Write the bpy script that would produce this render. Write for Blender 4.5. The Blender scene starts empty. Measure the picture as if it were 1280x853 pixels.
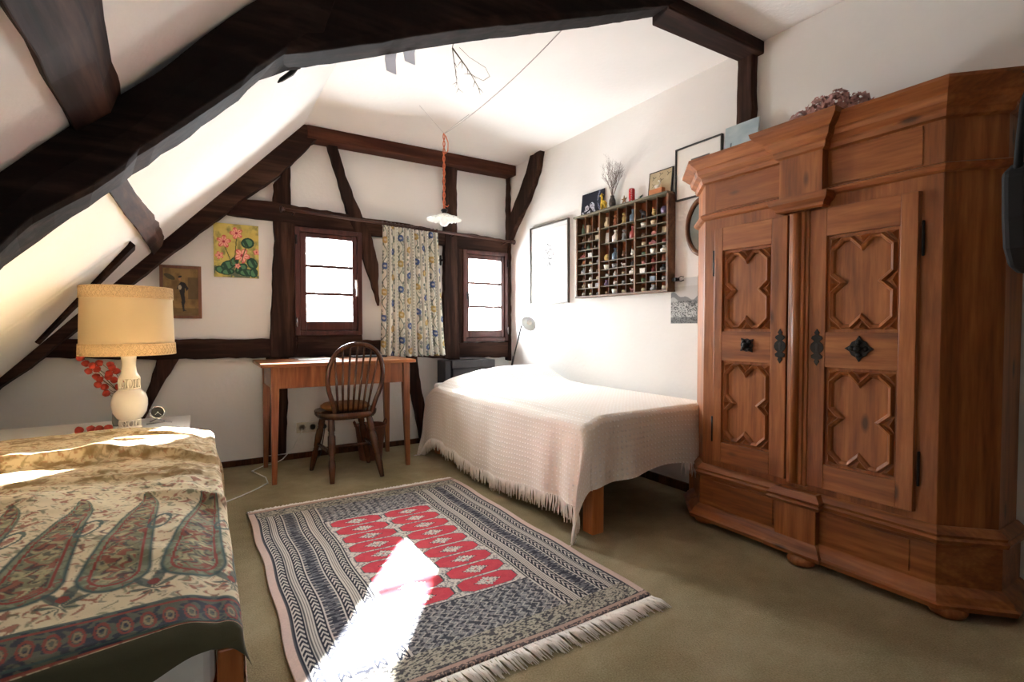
import bpy, bmesh, math, random
import numpy as np
from mathutils import Vector, Matrix

S = bpy.context.scene
COL = S.collection
PI = math.pi
rnd = random.Random(7)

# ---------------------------------------------------------------- camera
cam = bpy.data.cameras.new('camera'); cam.sensor_width = 36.0; cam.lens = 36.0*635/1280
cam.clip_start = 0.02
co = bpy.data.objects.new('camera', cam); COL.objects.link(co)
co.location = (0, 0, 1.03)
co.rotation_euler = (math.radians(90-1.5786), 0, math.radians(-31.874))
S.camera = co

# ---------------------------------------------------------------- light and exposure
EXPOSURE = 1.08
SKY = 42.0
SUN = 120.0
S.view_settings.view_transform = 'Standard'
S.view_settings.look = 'None'
S.view_settings.gamma = 1.0
S.view_settings.use_curve_mapping = False
S.view_settings.exposure = EXPOSURE
S.cycles.max_bounces = 14
S.cycles.diffuse_bounces = 8
S.cycles.transparent_max_bounces = 16
S.cycles.caustics_reflective = False
S.cycles.caustics_refractive = False
S.cycles.sample_clamp_indirect = 12

w = bpy.data.worlds.new('sky'); S.world = w; w.use_nodes = True
bg = w.node_tree.nodes['Background']
bg.inputs[0].default_value = (0.93, 0.97, 1.0, 1); bg.inputs[1].default_value = SKY

sd = bpy.data.lights.new('sun', 'SUN'); sd.energy = SUN; sd.angle = math.radians(0.9); sd.color = (1, .97, .93)
so = bpy.data.objects.new('sun', sd); COL.objects.link(so)
sdir = Vector((-1.36, -1.95, -1.0))
so.rotation_euler = sdir.to_track_quat('-Z', 'Y').to_euler(); so.location = (4, 8, 4)

def portal(name, loc, direction, sx, sy):
    l = bpy.data.lights.new(name, 'AREA'); l.shape = 'RECTANGLE'; l.size = sx; l.size_y = sy
    l.cycles.is_portal = True
    o = bpy.data.objects.new(name, l); COL.objects.link(o); o.location = loc
    o.rotation_euler = Vector(direction).to_track_quat('-Z', 'Z').to_euler()
portal('daylight_portal', (.905, 4.40, 1.40), (0, -1, 0), .36, .66)
portal('daylight_portal', (2.315, 4.40, 1.33), (0, -1, 0), .36, .66)

# ---------------------------------------------------------------- materials
def L(r, g, b):
    f = lambda c: (c/255/12.92) if c/255 <= .04045 else ((c/255+.055)/1.055)**2.4
    return (f(r), f(g), f(b), 1)

class Mat:
    def __init__(s, name):
        s.m = bpy.data.materials.new(name); s.m.use_nodes = True
        s.nt = s.m.node_tree; s.N = s.nt.nodes; s.b = s.N['Principled BSDF']; s.out = s.N['Material Output']
    def n(s, t, **k):
        o = s.N.new(t)
        for a, v in k.items():
            if a.startswith('i_'):
                key = a[2:]
                key = int(key) if key.isdigit() else key.replace('_', ' ')
                o.inputs[key].default_value = v
            else: setattr(o, a, v)
        return o
    def l(s, a, b): s.nt.links.new(a, b)
    def coords(s, kind='Object', scale=(1, 1, 1), rot=(0, 0, 0)):
        t = s.n('ShaderNodeTexCoord'); mp = s.n('ShaderNodeMapping')
        mp.inputs['Scale'].default_value = scale; mp.inputs['Rotation'].default_value = rot
        s.l(t.outputs[kind], mp.inputs[0]); return mp.outputs[0]
    def ramp(s, fac, stops):
        r = s.n('ShaderNodeValToRGB'); e = r.color_ramp.elements
        while len(e) < len(stops): e.new(.5)
        for i, (p, c) in enumerate(stops): e[i].position = p; e[i].color = c
        s.l(fac, r.inputs[0]); return r.outputs[0]
    def bump(s, h, strength=.3, dist=.01):
        b = s.n('ShaderNodeBump'); b.inputs['Strength'].default_value = strength; b.inputs['Distance'].default_value = dist
        s.l(h, b.inputs['Height']); s.l(b.outputs[0], s.b.inputs['Normal'])
    def set(s, **k):
        for a, v in k.items(): s.b.inputs[a.replace('_', ' ')].default_value = v
        return s

def plain(name, rgb, rough=.6, var=.12, scale=30, **k):
    M = Mat(name); M.set(Roughness=rough, **k)
    nz = M.n('ShaderNodeTexNoise', i_Scale=scale, i_Detail=3.0)
    M.l(M.coords(), nz.inputs[0])
    c = L(*rgb); d = tuple(x*(1-var) for x in c[:3])+(1,); e = tuple(min(1, x*(1+var)) for x in c[:3])+(1,)
    M.l(M.ramp(nz.outputs[0], [(.3, d), (.7, e)]), M.b.inputs['Base Color'])
    return M.m

def wood(name, dark, mid, light, axis='Z', scale=1.0, rough=.45, knots=True, bump=.15):
    M = Mat(name); M.set(Roughness=rough)
    k = {'X': (1.2, 14, 14), 'Y': (14, 1.2, 14), 'Z': (14, 14, 1.2)}[axis]
    k = tuple(a*scale for a in k)
    v = M.coords(scale=k)
    n1 = M.n('ShaderNodeTexNoise', i_Scale=1.0, i_Detail=6.0, i_Roughness=.6, i_Distortion=.7); M.l(v, n1.inputs[0])
    big = M.coords(scale=tuple(a*.16 for a in k))
    n3 = M.n('ShaderNodeTexNoise', i_Scale=1.0, i_Detail=4.0); M.l(M.coords(scale=tuple(a*6 for a in k)), n3.inputs[0])
    n2 = M.n('ShaderNodeTexNoise', i_Scale=1.3, i_Detail=2.0, i_Distortion=1.0); M.l(big, n2.inputs[0])
    mul = M.n('ShaderNodeMath', operation='MULTIPLY', i_1=42.0); M.l(n2.outputs[0], mul.inputs[0])
    sn = M.n('ShaderNodeMath', operation='SINE'); M.l(mul.outputs[0], sn.inputs[0])
    ma = M.n('ShaderNodeMath', operation='MULTIPLY_ADD', i_1=.075, i_2=0.0); M.l(sn.outputs[0], ma.inputs[0])
    av = M.n('ShaderNodeMath', operation='MULTIPLY_ADD', i_1=.45); M.l(n3.outputs[0], av.inputs[0])
    sv = M.n('ShaderNodeMath', operation='MULTIPLY', i_1=.58); M.l(n1.outputs[0], sv.inputs[0]); M.l(sv.outputs[0], av.inputs[2]); M.l(av.outputs[0], ma.inputs[2])
    col = M.ramp(ma.outputs[0], [(.27, L(*dark)), (.5, L(*mid)), (.72, L(*light))])
    if knots:
        kc = M.coords(scale={'X': (2.6, 7, 7), 'Y': (7, 2.6, 7), 'Z': (7, 7, 2.6)}[axis])
        vo = M.n('ShaderNodeTexVoronoi', i_Scale=1.0, i_Randomness=1.0); M.l(kc, vo.inputs[0])
        kr = M.ramp(vo.outputs['Distance'], [(.05, (.85, .85, .85, 1)), (.12, (0, 0, 0, 1))])
        mx = M.n('ShaderNodeMix', data_type='RGBA'); M.l(kr, mx.inputs[0]); M.l(col, mx.inputs[6])
        mx.inputs[7].default_value = L(*[x*.55 for x in dark]); col = mx.outputs[2]
    M.l(col, M.b.inputs['Base Color'])
    M.bump(ma.outputs[0], bump, .004)
    return M.m

def attr_mat(name, rough=.8, fine=0.0, bump=0.0, sheen=0.0, spec=.3):
    M = Mat(name); M.set(Roughness=rough); M.b.inputs['Specular IOR Level'].default_value = spec
    if sheen: M.b.inputs['Sheen Weight'].default_value = sheen
    a = M.n('ShaderNodeAttribute', attribute_name='Col')
    M.l(a.outputs['Color'], M.b.inputs['Base Color'])
    if bump:
        nz = M.n('ShaderNodeTexNoise', i_Scale=fine or 300.0, i_Detail=2.0); M.l(M.coords(), nz.inputs[0])
        M.bump(nz.outputs[0], bump, .003)
    return M.m

# plaster
def plaster_mat(name, rgb):
    M = Mat(name); M.set(Roughness=.9); M.b.inputs['Specular IOR Level'].default_value = .15
    n1 = M.n('ShaderNodeTexNoise', i_Scale=2.2, i_Detail=4.0); M.l(M.coords(), n1.inputs[0])
    c = L(*rgb)
    M.l(M.ramp(n1.outputs[0], [(.3, tuple(x*.95 for x in c[:3])+(1,)), (.7, c)]), M.b.inputs['Base Color'])
    n2 = M.n('ShaderNodeTexNoise', i_Scale=38.0, i_Detail=5.0); M.l(M.coords(), n2.inputs[0])
    M.bump(n2.outputs[0], .25, .006)
    return M.m
PLASTER = plaster_mat('white_plaster', (240, 239, 236))

def carpet_mat():
    M = Mat('olive_carpet'); M.set(Roughness=1.0); M.b.inputs['Specular IOR Level'].default_value = .05
    n1 = M.n('ShaderNodeTexNoise', i_Scale=1.6, i_Detail=5.0, i_Roughness=.65); M.l(M.coords(), n1.inputs[0])
    n2 = M.n('ShaderNodeTexNoise', i_Scale=190.0, i_Detail=3.0); M.l(M.coords(), n2.inputs[0])
    a = M.n('ShaderNodeMath', operation='MULTIPLY_ADD', i_1=.55); M.l(n2.outputs[0], a.inputs[0]); M.l(n1.outputs[0], a.inputs[2])
    M.l(M.ramp(a.outputs[0], [(.5, L(112, 102, 78)), (.78, L(150, 138, 108)), (1.0, L(176, 165, 136))]), M.b.inputs['Base Color'])
    M.bump(n2.outputs[0], .7, .006)
    return M.m
CARPET = carpet_mat()

def timber_mat(name, a, b, c, axis, rough=.8):
    m_ = wood(name, a, b, c, axis, scale=.55, rough=rough, knots=False, bump=.5); m_.node_tree.nodes['Principled BSDF'].inputs['Specular IOR Level'].default_value = .18; return m_
TIM = {ax: timber_mat('dark_timber_'+ax.lower(), (15, 8, 6), (42, 24, 18), (84, 58, 46), ax) for ax in 'XYZ'}
BLKTIM = wood('near_black_timber', (10, 6, 5), (24, 14, 10), (52, 38, 32), 'X', scale=.55, rough=.8, knots=False, bump=.5)  # darker timber colours for the front strut and collar
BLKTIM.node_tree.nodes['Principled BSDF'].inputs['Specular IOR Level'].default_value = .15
TIM_RED = timber_mat('reddish_timber', (34, 16, 10), (66, 34, 24), (98, 58, 42), 'X')
PINE = {ax: wood('pine_'+ax.lower(), (104, 56, 24), (144, 84, 40), (176, 110, 60), ax, rough=.42) for ax in 'XYZ'}
DESKW = {ax: wood('cherry_wood_'+ax.lower(), (104, 56, 28), (134, 78, 42), (164, 106, 64), ax, rough=.32, knots=False) for ax in 'XYZ'}
CHAIRW = wood('walnut_stain', (44, 24, 14), (72, 42, 25), (100, 62, 38), 'Z', rough=.22, knots=False)
FRAMEW = wood('window_brown', (52, 26, 22), (74, 38, 32), (92, 52, 44), 'Z', rough=.35, knots=False)
IRON = plain('black_iron', (34, 33, 32), .45, .3, 60, Metallic=.6)
DARKMETAL = plain('dark_metal', (40, 40, 42), .35, .1, 40, Metallic=.8)
CHROME = plain('chrome', (190, 190, 195), .2, .05, 20, Metallic=1.0)
WHITE = plain('white_paint', (236, 236, 232), .4, .03)
CERAMIC = plain('white_ceramic', (238, 230, 214), .18, .04, 12)
BLACK = plain('black', (16, 15, 15), .4, .1)
ORANGEW = wood('orange_pine', (150, 84, 40), (186, 112, 58), (206, 136, 80), 'Z', rough=.4, knots=False)

def glass_mat():
    M = Mat('window_glass')
    tr = M.n('ShaderNodeBsdfTransparent'); gl = M.n('ShaderNodeBsdfGlossy', i_Roughness=.02)
    fr = M.n('ShaderNodeFresnel', i_IOR=1.2); mx = M.n('ShaderNodeMixShader')
    M.l(fr.outputs[0], mx.inputs[0]); M.l(tr.outputs[0], mx.inputs[1]); M.l(gl.outputs[0], mx.inputs[2])
    M.l(mx.outputs[0], M.out.inputs[0]); return M.m
GLASS = glass_mat()

# ---------------------------------------------------------------- geometry helpers
def origin(o):
    v = Vector((0, 0, 0))
    while o is not None: v = v + o.location; o = o.parent
    return v

class MB:
    """collects world-space geometry, then links it as ONE mesh object"""
    def __init__(s): s.v = []; s.f = []; s.mi = []; s.cur = 0; s.smooth = []; s.sm = False
    def add(s, vs, fs):
        o = len(s.v); s.v += [tuple(v) for v in vs]
        for f in fs: s.f.append(tuple(i+o for i in f)); s.mi.append(s.cur); s.smooth.append(s.sm)
        return s
    def box(s, x0, x1, y0, y1, z0, z1):
        p = [(x, y, z) for x in (x0, x1) for y in (y0, y1) for z in (z0, z1)]
        return s.add(p, [(0, 1, 3, 2), (4, 6, 7, 5), (0, 4, 5, 1), (2, 3, 7, 6), (0, 2, 6, 4), (1, 5, 7, 3)])
    def obox(s, c, ax, ay, az):
        c = Vector(c); ax, ay, az = Vector(ax), Vector(ay), Vector(az)
        p = [c+a*ax+b*ay+d*az for a in (-.5, .5) for b in (-.5, .5) for d in (-.5, .5)]
        return s.add(p, [(0, 1, 3, 2), (4, 6, 7, 5), (0, 4, 5, 1), (2, 3, 7, 6), (0, 2, 6, 4), (1, 5, 7, 3)])
    def rings(s, rings, close=True, caps=True, smooth=True):
        n = len(rings[0]); vs = [p for r in rings for p in r]; fs = []
        m = n if close else n-1
        for i in range(len(rings)-1):
            for j in range(m):
                k = (j+1) % n; fs.append((i*n+j, i*n+k, (i+1)*n+k, (i+1)*n+j))
        s.sm = smooth; s.add(vs, fs); s.sm = False
        if caps and close:
            o = len(s.v)-len(vs)
            s.f.append(tuple(o+j for j in range(n))[::-1]); s.mi.append(s.cur); s.smooth.append(False)
            s.f.append(tuple(o+(len(rings)-1)*n+j for j in range(n))); s.mi.append(s.cur); s.smooth.append(False)
        return s
    def tube(s, pts, r, n=8, caps=True):
        pts = [Vector(p) for p in pts]; R = r if isinstance(r, (list, tuple)) else [r]*len(pts)
        rings = []; prev = None
        for i, p in enumerate(pts):
            t = (pts[min(i+1, len(pts)-1)]-pts[max(i-1, 0)]).normalized()
            if prev is None:
                a = Vector((0, 0, 1)) if abs(t.z) < .9 else Vector((1, 0, 0)); u = t.cross(a).normalized()
            else:
                u = (prev - t*prev.dot(t)); u = u.normalized() if u.length > 1e-6 else t.cross(Vector((0, 0, 1))).normalized()
            prev = u; w_ = t.cross(u)
            rings.append([p+(u*math.cos(2*PI*k/n)+w_*math.sin(2*PI*k/n))*R[i] for k in range(n)])
        return s.rings(rings, caps=caps)
    def lathe(s, prof, c=(0, 0, 0), n=20, axis='Z', sx=1, sy=1):
        rings = []
        for r, h in prof:
            ring = []
            for k in range(n):
                a = 2*PI*k/n; x, y, z = r*math.cos(a)*sx, r*math.sin(a)*sy, h
                if axis == 'X': x, y, z = h, x, y
                elif axis == 'Y': x, y, z = y, h, x
                elif axis == '-X': x, y, z = -h, -x, y
                ring.append((c[0]+x, c[1]+y, c[2]+z))
            rings.append(ring)
        return s.rings(rings)
    def ball(s, c, r, n=12, m=8, sc=(1, 1, 1)):
        rings = []
        for i in range(m+1):
            t = PI*i/m; rr = max(math.sin(t), .02)*r
            rings.append([(c[0]+rr*math.cos(2*PI*k/n)*sc[0], c[1]+rr*math.sin(2*PI*k/n)*sc[1], c[2]-math.cos(t)*r*sc[2]) for k in range(n)])
        return s.rings(rings)
    def prism(s, poly, d0, d1, plane='XZ'):
        """poly of 2D points; extruded along the remaining axis d0..d1"""
        def P(a, b, d): return {'XZ': (a, d, b), 'YZ': (d, a, b), 'XY': (a, b, d)}[plane]
        n = len(poly)
        vs = [P(a, b, d0) for a, b in poly]+[P(a, b, d1) for a, b in poly]
        fs = [tuple(range(n)), tuple(range(2*n-1, n-1, -1))]+[(i, i+n, (i+1) % n+n, (i+1) % n) for i in range(n)]
        return s.add(vs, fs)
    def torus(s, c, R, r, axis='Y', n=24, m=8, sa=1, sb=1):
        rings = []
        for i in range(n+1):
            a = 2*PI*i/n; ring = []
            for k in range(m):
                b = 2*PI*k/m; rr = R+r*math.cos(b); u, v, d = rr*math.cos(a)*sa, rr*math.sin(a)*sb, r*math.sin(b)
                ring.append({'Y': (c[0]+u, c[1]+d, c[2]+v), 'X': (c[0]+d, c[1]+u, c[2]+v), 'Z': (c[0]+u, c[1]+v, c[2]+d)}[axis])
            rings.append(ring)
        return s.rings(rings, caps=False)
    def sweep(s, path, prof, closed=False):
        """path: 2D points (x,y), outward = right of travel; prof: [(out, z)] closed outline"""
        n = len(path); P_ = [Vector(p) for p in path]; rings = []
        for i in range(n):
            if closed: a, b = P_[i-1], P_[(i+1) % n]
            else: a, b = P_[max(i-1, 0)], P_[min(i+1, n-1)]
            d0 = (P_[i]-a); d1 = (b-P_[i])
            if d0.length < 1e-9: d0 = d1
            if d1.length < 1e-9: d1 = d0
            d0 = d0.normalized(); d1 = d1.normalized()
            n0 = Vector((d0.y, -d0.x)); n1 = Vector((d1.y, -d1.x))
            m = (n0+n1); m = m/max(m.length_squared, .3)*2
            rings.append([(P_[i].x+m.x*o, P_[i].y+m.y*o, z) for o, z in prof])
        if closed: rings.append(rings[0])
        return s.rings(rings, caps=not closed, smooth=False)
    def build(s, name, mat, parent=None, bevel=0, loc=None, subdiv=0, segs=2):
        me = bpy.data.meshes.new(name)
        if parent is not None: org = origin(parent)
        elif loc is not None: org = Vector(loc)
        else:
            a = np.array(s.v); org = Vector(((a[:, 0].min()+a[:, 0].max())/2, (a[:, 1].min()+a[:, 1].max())/2, a[:, 2].min()))
        me.from_pydata([(x-org.x, y-org.y, z-org.z) for x, y, z in s.v], [], s.f); me.update()
        mats = mat if isinstance(mat, (list, tuple)) else [mat]
        for m in mats: me.materials.append(m)
        me.polygons.foreach_set('material_index', s.mi); me.polygons.foreach_set('use_smooth', s.smooth)
        bm = bmesh.new(); bm.from_mesh(me); bmesh.ops.recalc_face_normals(bm, faces=bm.faces); bm.to_mesh(me); bm.free()
        o = bpy.data.objects.new(name, me); COL.objects.link(o)
        if parent is None: o.location = org
        else: o.parent = parent
        if bevel:
            b = o.modifiers.new('bevel', 'BEVEL'); b.width = bevel; b.segments = segs; b.limit_method = 'ANGLE'; b.angle_limit = math.radians(35)
        if subdiv:
            b = o.modifiers.new('subdivision', 'SUBSURF'); b.levels = subdiv; b.render_levels = subdiv
        return o

def tag(o, label=None, cat=None, group=None, kind=None):
    if label: o['label'] = label
    if cat: o['category'] = cat
    if group: o['group'] = group
    if kind: o['kind'] = kind
    return o
def thing(name, loc, label, cat, group=None, kind=None):
    o = bpy.data.objects.new(name, None); COL.objects.link(o); o.location = loc; o.empty_display_size = .05
    return tag(o, label, cat, group, kind)
def struct(name, mb, mat, label=None, **k):
    return tag(mb.build(name, mat, **k), label, kind='structure')

def grid(name, fn, nu, nv, mat, color=None, parent=None, thick=0, loc=None, smooth=True):
    """fn(u,v)->(x,y,z) arrays; color(u,v)->rgb linear array"""
    u, v = np.meshgrid(np.linspace(0, 1, nu), np.linspace(0, 1, nv), indexing='ij')
    x, y, z = fn(u, v); P_ = np.stack([x+0*u, y+0*u, z+0*u], -1).reshape(-1, 3)
    org = np.array(origin(parent)) if parent is not None else (np.array(loc) if loc is not None else np.array([P_[:, 0].mean(), P_[:, 1].mean(), P_[:, 2].min()]))
    P_ = P_-org
    i = (np.arange(nu-1)[:, None]*nv+np.arange(nv-1)[None, :]).reshape(-1)
    F = np.stack([i, i+nv, i+nv+1, i+1], -1)
    me = bpy.data.meshes.new(name)
    me.vertices.add(len(P_)); me.vertices.foreach_set('co', P_.astype(np.float32).ravel())
    me.loops.add(F.size); me.loops.foreach_set('vertex_index', F.ravel().astype(np.int32))
    me.polygons.add(len(F)); me.polygons.foreach_set('loop_start', (np.arange(len(F))*4).astype(np.int32))
    me.polygons.foreach_set('loop_total', np.full(len(F), 4, np.int32))
    me.polygons.foreach_set('use_smooth', np.full(len(F), smooth))
    me.update(); me.validate()
    if color is not None:
        C_ = color(u, v).reshape(-1, 3); A = me.color_attributes.new('Col', 'FLOAT_COLOR', 'POINT')
        A.data.foreach_set('color', np.concatenate([C_, np.ones((len(C_), 1))], 1).astype(np.float32).ravel())
    uvl = me.uv_layers.new(name='UVMap'); uu = np.stack([u.reshape(-1), v.reshape(-1)], -1)[F.ravel()]
    uvl.data.foreach_set('uv', uu.astype(np.float32).ravel())
    for m in (mat if isinstance(mat, list) else [mat]): me.materials.append(m)
    o = bpy.data.objects.new(name, me); COL.objects.link(o)
    if parent is None: o.location = org
    else: o.parent = parent
    if thick:
        b = o.modifiers.new('thickness', 'SOLIDIFY'); b.thickness = thick; b.offset = 0
    return o

# numpy noise
def _h(i, j, s=0):
    n = np.sin(i*127.1+j*311.7+s*74.7)*43758.5453
    return n-np.floor(n)
def noise(x, y, s=0):
    xi, yi = np.floor(x), np.floor(y); fx, fy = x-xi, y-yi; fx = fx*fx*(3-2*fx); fy = fy*fy*(3-2*fy)
    return (_h(xi, yi, s)*(1-fx)+_h(xi+1, yi, s)*fx)*(1-fy)+(_h(xi, yi+1, s)*(1-fx)+_h(xi+1, yi+1, s)*fx)*fy
def fbm(x, y, s=0, o=4):
    r = 0; a = .5
    for k in range(o): r = r+a*noise(x*2**k, y*2**k, s+k); a *= .5
    return r
def lin(r, g, b): return np.array(L(r, g, b)[:3])
def blend(base, c, m):
    m = np.clip(m, 0, 1)[..., None]; return base*(1-m)+np.array(c)*m
def inpoly(x, y, poly):
    r = np.zeros(x.shape, bool); n = len(poly)
    for i in range(n):
        (x0, y0), (x1, y1) = poly[i], poly[(i+1) % n]
        if y0 == y1: continue
        r ^= ((y0 > y) != (y1 > y)) & (x < (x1-x0)*(y-y0)/(y1-y0)+x0)
    return r
def ell(x, y, cx, cy, rx, ry, rot=0):
    c, s = math.cos(rot), math.sin(rot); a = (x-cx)*c+(y-cy)*s; b = -(x-cx)*s+(y-cy)*c
    return np.sqrt((a/rx)**2+(b/ry)**2)

# ---------------------------------------------------------------- room shell
ZC = 2.56          # ceiling height
XR = 2.6           # right wall
YB = 4.25          # back wall
def roofz(x): return 2.56+(x-.715)*1.07
XK = -1.35         # knee wall
struct('floor', MB().box(-1.55, 2.8, -1.1, 4.45, -.1, 0), CARPET, 'olive beige fitted carpet covering the floor')
struct('ceiling', MB().box(.6, 2.8, -1.1, 4.45, ZC, ZC+.12), PLASTER, 'flat white plaster ceiling')
# back wall with two window openings, thin beyond the frames
WIN = [(.715, 1.095, 1.06, 1.74), (2.125, 2.505, .99, 1.67)]
m = MB()
y0, y1 = YB, YB+.1
m.box(-1.55, .715, y0, y1, 0, 2.7); m.box(.715, 1.095, y0, y1, 0, 1.06); m.box(.715, 1.095, y0, y1, 1.74, 2.7)
m.box(1.095, 2.125, y0, y1, 0, 2.7); m.box(2.125, 2.505, y0, y1, 0, .99); m.box(2.125, 2.505, y0, y1, 1.67, 2.7)
m.box(2.505, 2.8, y0, y1, 0, 2.7)
struct('wall_back', m, PLASTER, 'white plaster gable wall behind the dark timber framing')
struct('wall_right', MB().box(XR, XR+.15, -1.1, 4.45, 0, 2.7), PLASTER, 'white plaster wall on the right behind bed and wardrobe')
m = MB(); t = .12
m.prism([(XK, 0), (XK, roofz(XK)), (.72, roofz(.72)), (.66, ZC+.12), (XK-.15, roofz(XK)+.1), (XK-.15, 0)], -1.1, 4.45, 'XZ')
struct('wall_left', m, PLASTER, 'white plastered sloping roof side above the low left wall')
m = MB()   # unseen wall behind the camera, set close, with a small window added as fill
fx0, fx1, fz0, fz1 = FW = (.1, .4, 1.2, 1.5)
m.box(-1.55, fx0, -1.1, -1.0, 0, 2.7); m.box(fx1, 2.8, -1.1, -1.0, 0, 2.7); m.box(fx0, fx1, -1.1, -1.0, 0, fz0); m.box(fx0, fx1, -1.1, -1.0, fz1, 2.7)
struct('wall_front', m, wood('bounce_cut_brown', (24, 15, 10), (38, 25, 17), (52, 36, 26), 'Z', rough=.7, knots=False))  # wall kept dark and close to cut bounce onto the wardrobe
portal('daylight_portal', ((fx0+fx1)/2, -1.13, (fz0+fz1)/2), (0, 1, 0), fx1-fx0, fz1-fz0)
m = MB()
m.box(fx0, fx1, -1.08, -1.02, fz0, fz0+.05); m.box(fx0, fx1, -1.08, -1.02, fz1-.05, fz1)
for x in (fx0, (fx0+fx1)/2-.03, fx1-.05): m.box(x, x+.06, -1.08, -1.02, fz0, fz1)
struct('window_3', m, FRAMEW)  # frame of the window added out of view for fill light
struct('baseboard_back', MB().box(-1.3, 2.6, YB-.018, YB, 0, .045), CHAIRW, 'low brown wooden skirting strip along the back wall', bevel=.004)
struct('baseboard_right', MB().box(XR-.018, XR, -.99, YB-.02, 0, .055), CHAIRW, bevel=.004)
# raised plaster field low on the slope beside the gable
m = MB()
def rp(x, y, d): # point on slope, d = distance into the room
    return (x+.73*d, y, roofz(x)-.68*d)
q = [(-1.3, 2.86), (-.27, 3.33), (-.24, 4.24), (-1.3, 4.24)]
m.add([rp(a, b, .002) for a, b in q]+[rp(a+.012, b+.04 if b < 4 else b, .008) for a, b in q], [(0, 1, 2, 3), (4, 7, 6, 5), (0, 4, 5, 1), (1, 5, 6, 2), (2, 6, 7, 3), (3, 7, 4, 0)])
struct('trim_30', m, PLASTER, 'slightly raised plaster field low on the sloping side next to the gable')

# ---------------------------------------------------------------- timber framing
def rough_poly(p, amp=.006, step=.05, seed=1):
    out = []; r = random.Random(seed)
    for i in range(len(p)):
        a, b = Vector(p[i]), Vector(p[(i+1) % len(p)]); n = max(1, int((b-a).length/step)); d = (b-a).normalized() if (b-a).length else Vector((1, 0)); q = Vector((-d.y, d.x))
        for k in range(n):
            j = 0 if k == 0 else r.uniform(-amp, amp)
            out.append(tuple(a+(b-a)*k/n+q*j))
    return out
def timber(n, poly, axis, label, d0=YB-.045, d1=YB+.01, plane='XZ', amp=.005, mat=None, bevel=.006):
    m = MB().prism(rough_poly(poly, amp, seed=n), d0, d1, plane)
    return struct('trim_%d' % n, m, mat or TIM[axis], label, bevel=bevel)
raf_up = [(-1.35, .42), (-1.001, .786), (-.745, 1.07), (-.623, 1.20), (-.387, 1.44), (-.212, 1.598), (.031, 1.865), (.262, 2.11), (.653, 2.51), (.70, 2.56)]
raf_lo = [(.90, 2.56), (.862, 2.502), (.785, 2.451), (.633, 2.259), (.504, 2.125), (.337, 1.978), (.207, 1.852), (.112, 1.762), (-.156, 1.505), (-.361, 1.3), (-.659, .989), (-.787, .851), (-1.003, .661), (-1.35, .30)]
timber(1, raf_up+raf_lo, 'X', 'long dark rafter climbing diagonally along the sloping edge of the back wall', d0=YB-.13)
timber(2, [(.507, 1.90), (.51, 2.11), (.628, 2.27), (.629, 1.91)], 'Z', 'short dark post between rafter and rail above the left window')
timber(3, [(.163, 1.86), (.285, 1.965), (.508, 1.971), (.635, 1.963), (1.048, 1.939), (1.25, 1.925), (1.574, 1.918), (1.906, 1.885), (1.906, 1.76), (1.488, 1.807), (1.281, 1.787), (1.129, 1.775), (.691, 1.81), (.506, 1.832), (.207, 1.841)], 'X', 'long dark horizontal rail above the left window and behind the curtain rod', d0=YB-.05)
timber(4, [(.506, 1.834), (.515, 1.685), (.496, 1.414), (.481, 1.084), (.472, .80), (.66, .80), (.66, 1.82)], 'Z', 'broad dark post left of the left window', d0=YB-.052)
timber(5, [(.898, 2.484), (.966, 2.497), (1.038, 2.244), (1.17, 1.933), (1.254, 1.752), (1.3, 1.557), (1.304, 1.204), (1.225, 1.453), (1.142, 1.677), (1.06, 1.927), (.963, 2.264)], 'Z', 'curved dark brace running down from the tie beam to the curtain', d0=YB-.055)
timber(6, [(1.906, 2.49), (2.024, 2.49), (2.022, 1.879), (2.027, 1.096), (2.05, .72), (1.895, .745), (1.892, 1.095), (1.903, 1.739)], 'Z', 'tall dark post between the curtain and the right window', d0=YB-.058)
timber(7, [(2.022, 1.89), (2.177, 1.894), (2.585, 1.87), (2.585, 1.725), (2.027, 1.735)], 'X', 'short dark rail directly above the right window')
timber(8, [(2.57, 2.47), (2.59, 2.47), (2.6, 1.9), (2.6, .70), (2.562, .71), (2.566, 1.9)], 'Z', 'thin dark corner post right of the right window', d0=YB-.06)
timber(9, [(-.74, .955), (-.209, .948), (.145, .944), (.474, .94), (1.308, .92), (1.893, .885), (1.893, .749), (1.307, .782), (.456, .800), (-.166, .806), (-.551, .824), (-.80, .840)], 'X', 'long dark horizontal rail behind the lamp and the desk', d0=YB-.05)
timber(10, [(2.04, .885), (2.57, .885), (2.57, .735), (2.04, .755)], 'X', 'short dark rail directly below the right window', d0=YB-.05)
timber(11, [(-.23, .815), (-.10, .812), (-.182, .669), (-.262, .50), (-.38, .21), (-.47, .06), (-.56, .06), (-.40, .36), (-.285, .61)], 'Z', 'dark slanting brace below the rail right of the table lamp')
timber(12, [(1.55, .78), (1.64, .78), (1.66, .60), (1.70, .40), (1.745, .15), (1.745, .03), (1.67, .03), (1.655, .12), (1.60, .38), (1.55, .60)], 'Z', 'dark slanting brace between the desk and the white bed')
timber(13, [(.445, .80), (.601, .80), (.590, .40), (.575, .06), (.432, .06), (.44, .4)], 'Z', 'dark post behind the left legs of the desk')
struct('trim_14', MB().box(.735, 2.599, YB-.145, YB+.01, 2.465, 2.559), TIM_RED, 'reddish brown squared tie beam at the top of the back wall', bevel=.006)
timber(15, [(3.80, 2.56), (3.64, 2.56), (3.692, 2.389), (3.844, 2.175), (4.06, 1.97), (4.165, 1.85), (4.20, 1.86), (4.195, 2.04), (4.02, 2.24), (3.87, 2.427)], 'Z', 'curved dark brace on the right wall next to the gable corner', d0=XR-.05, d1=XR+.01, plane='YZ')
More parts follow.
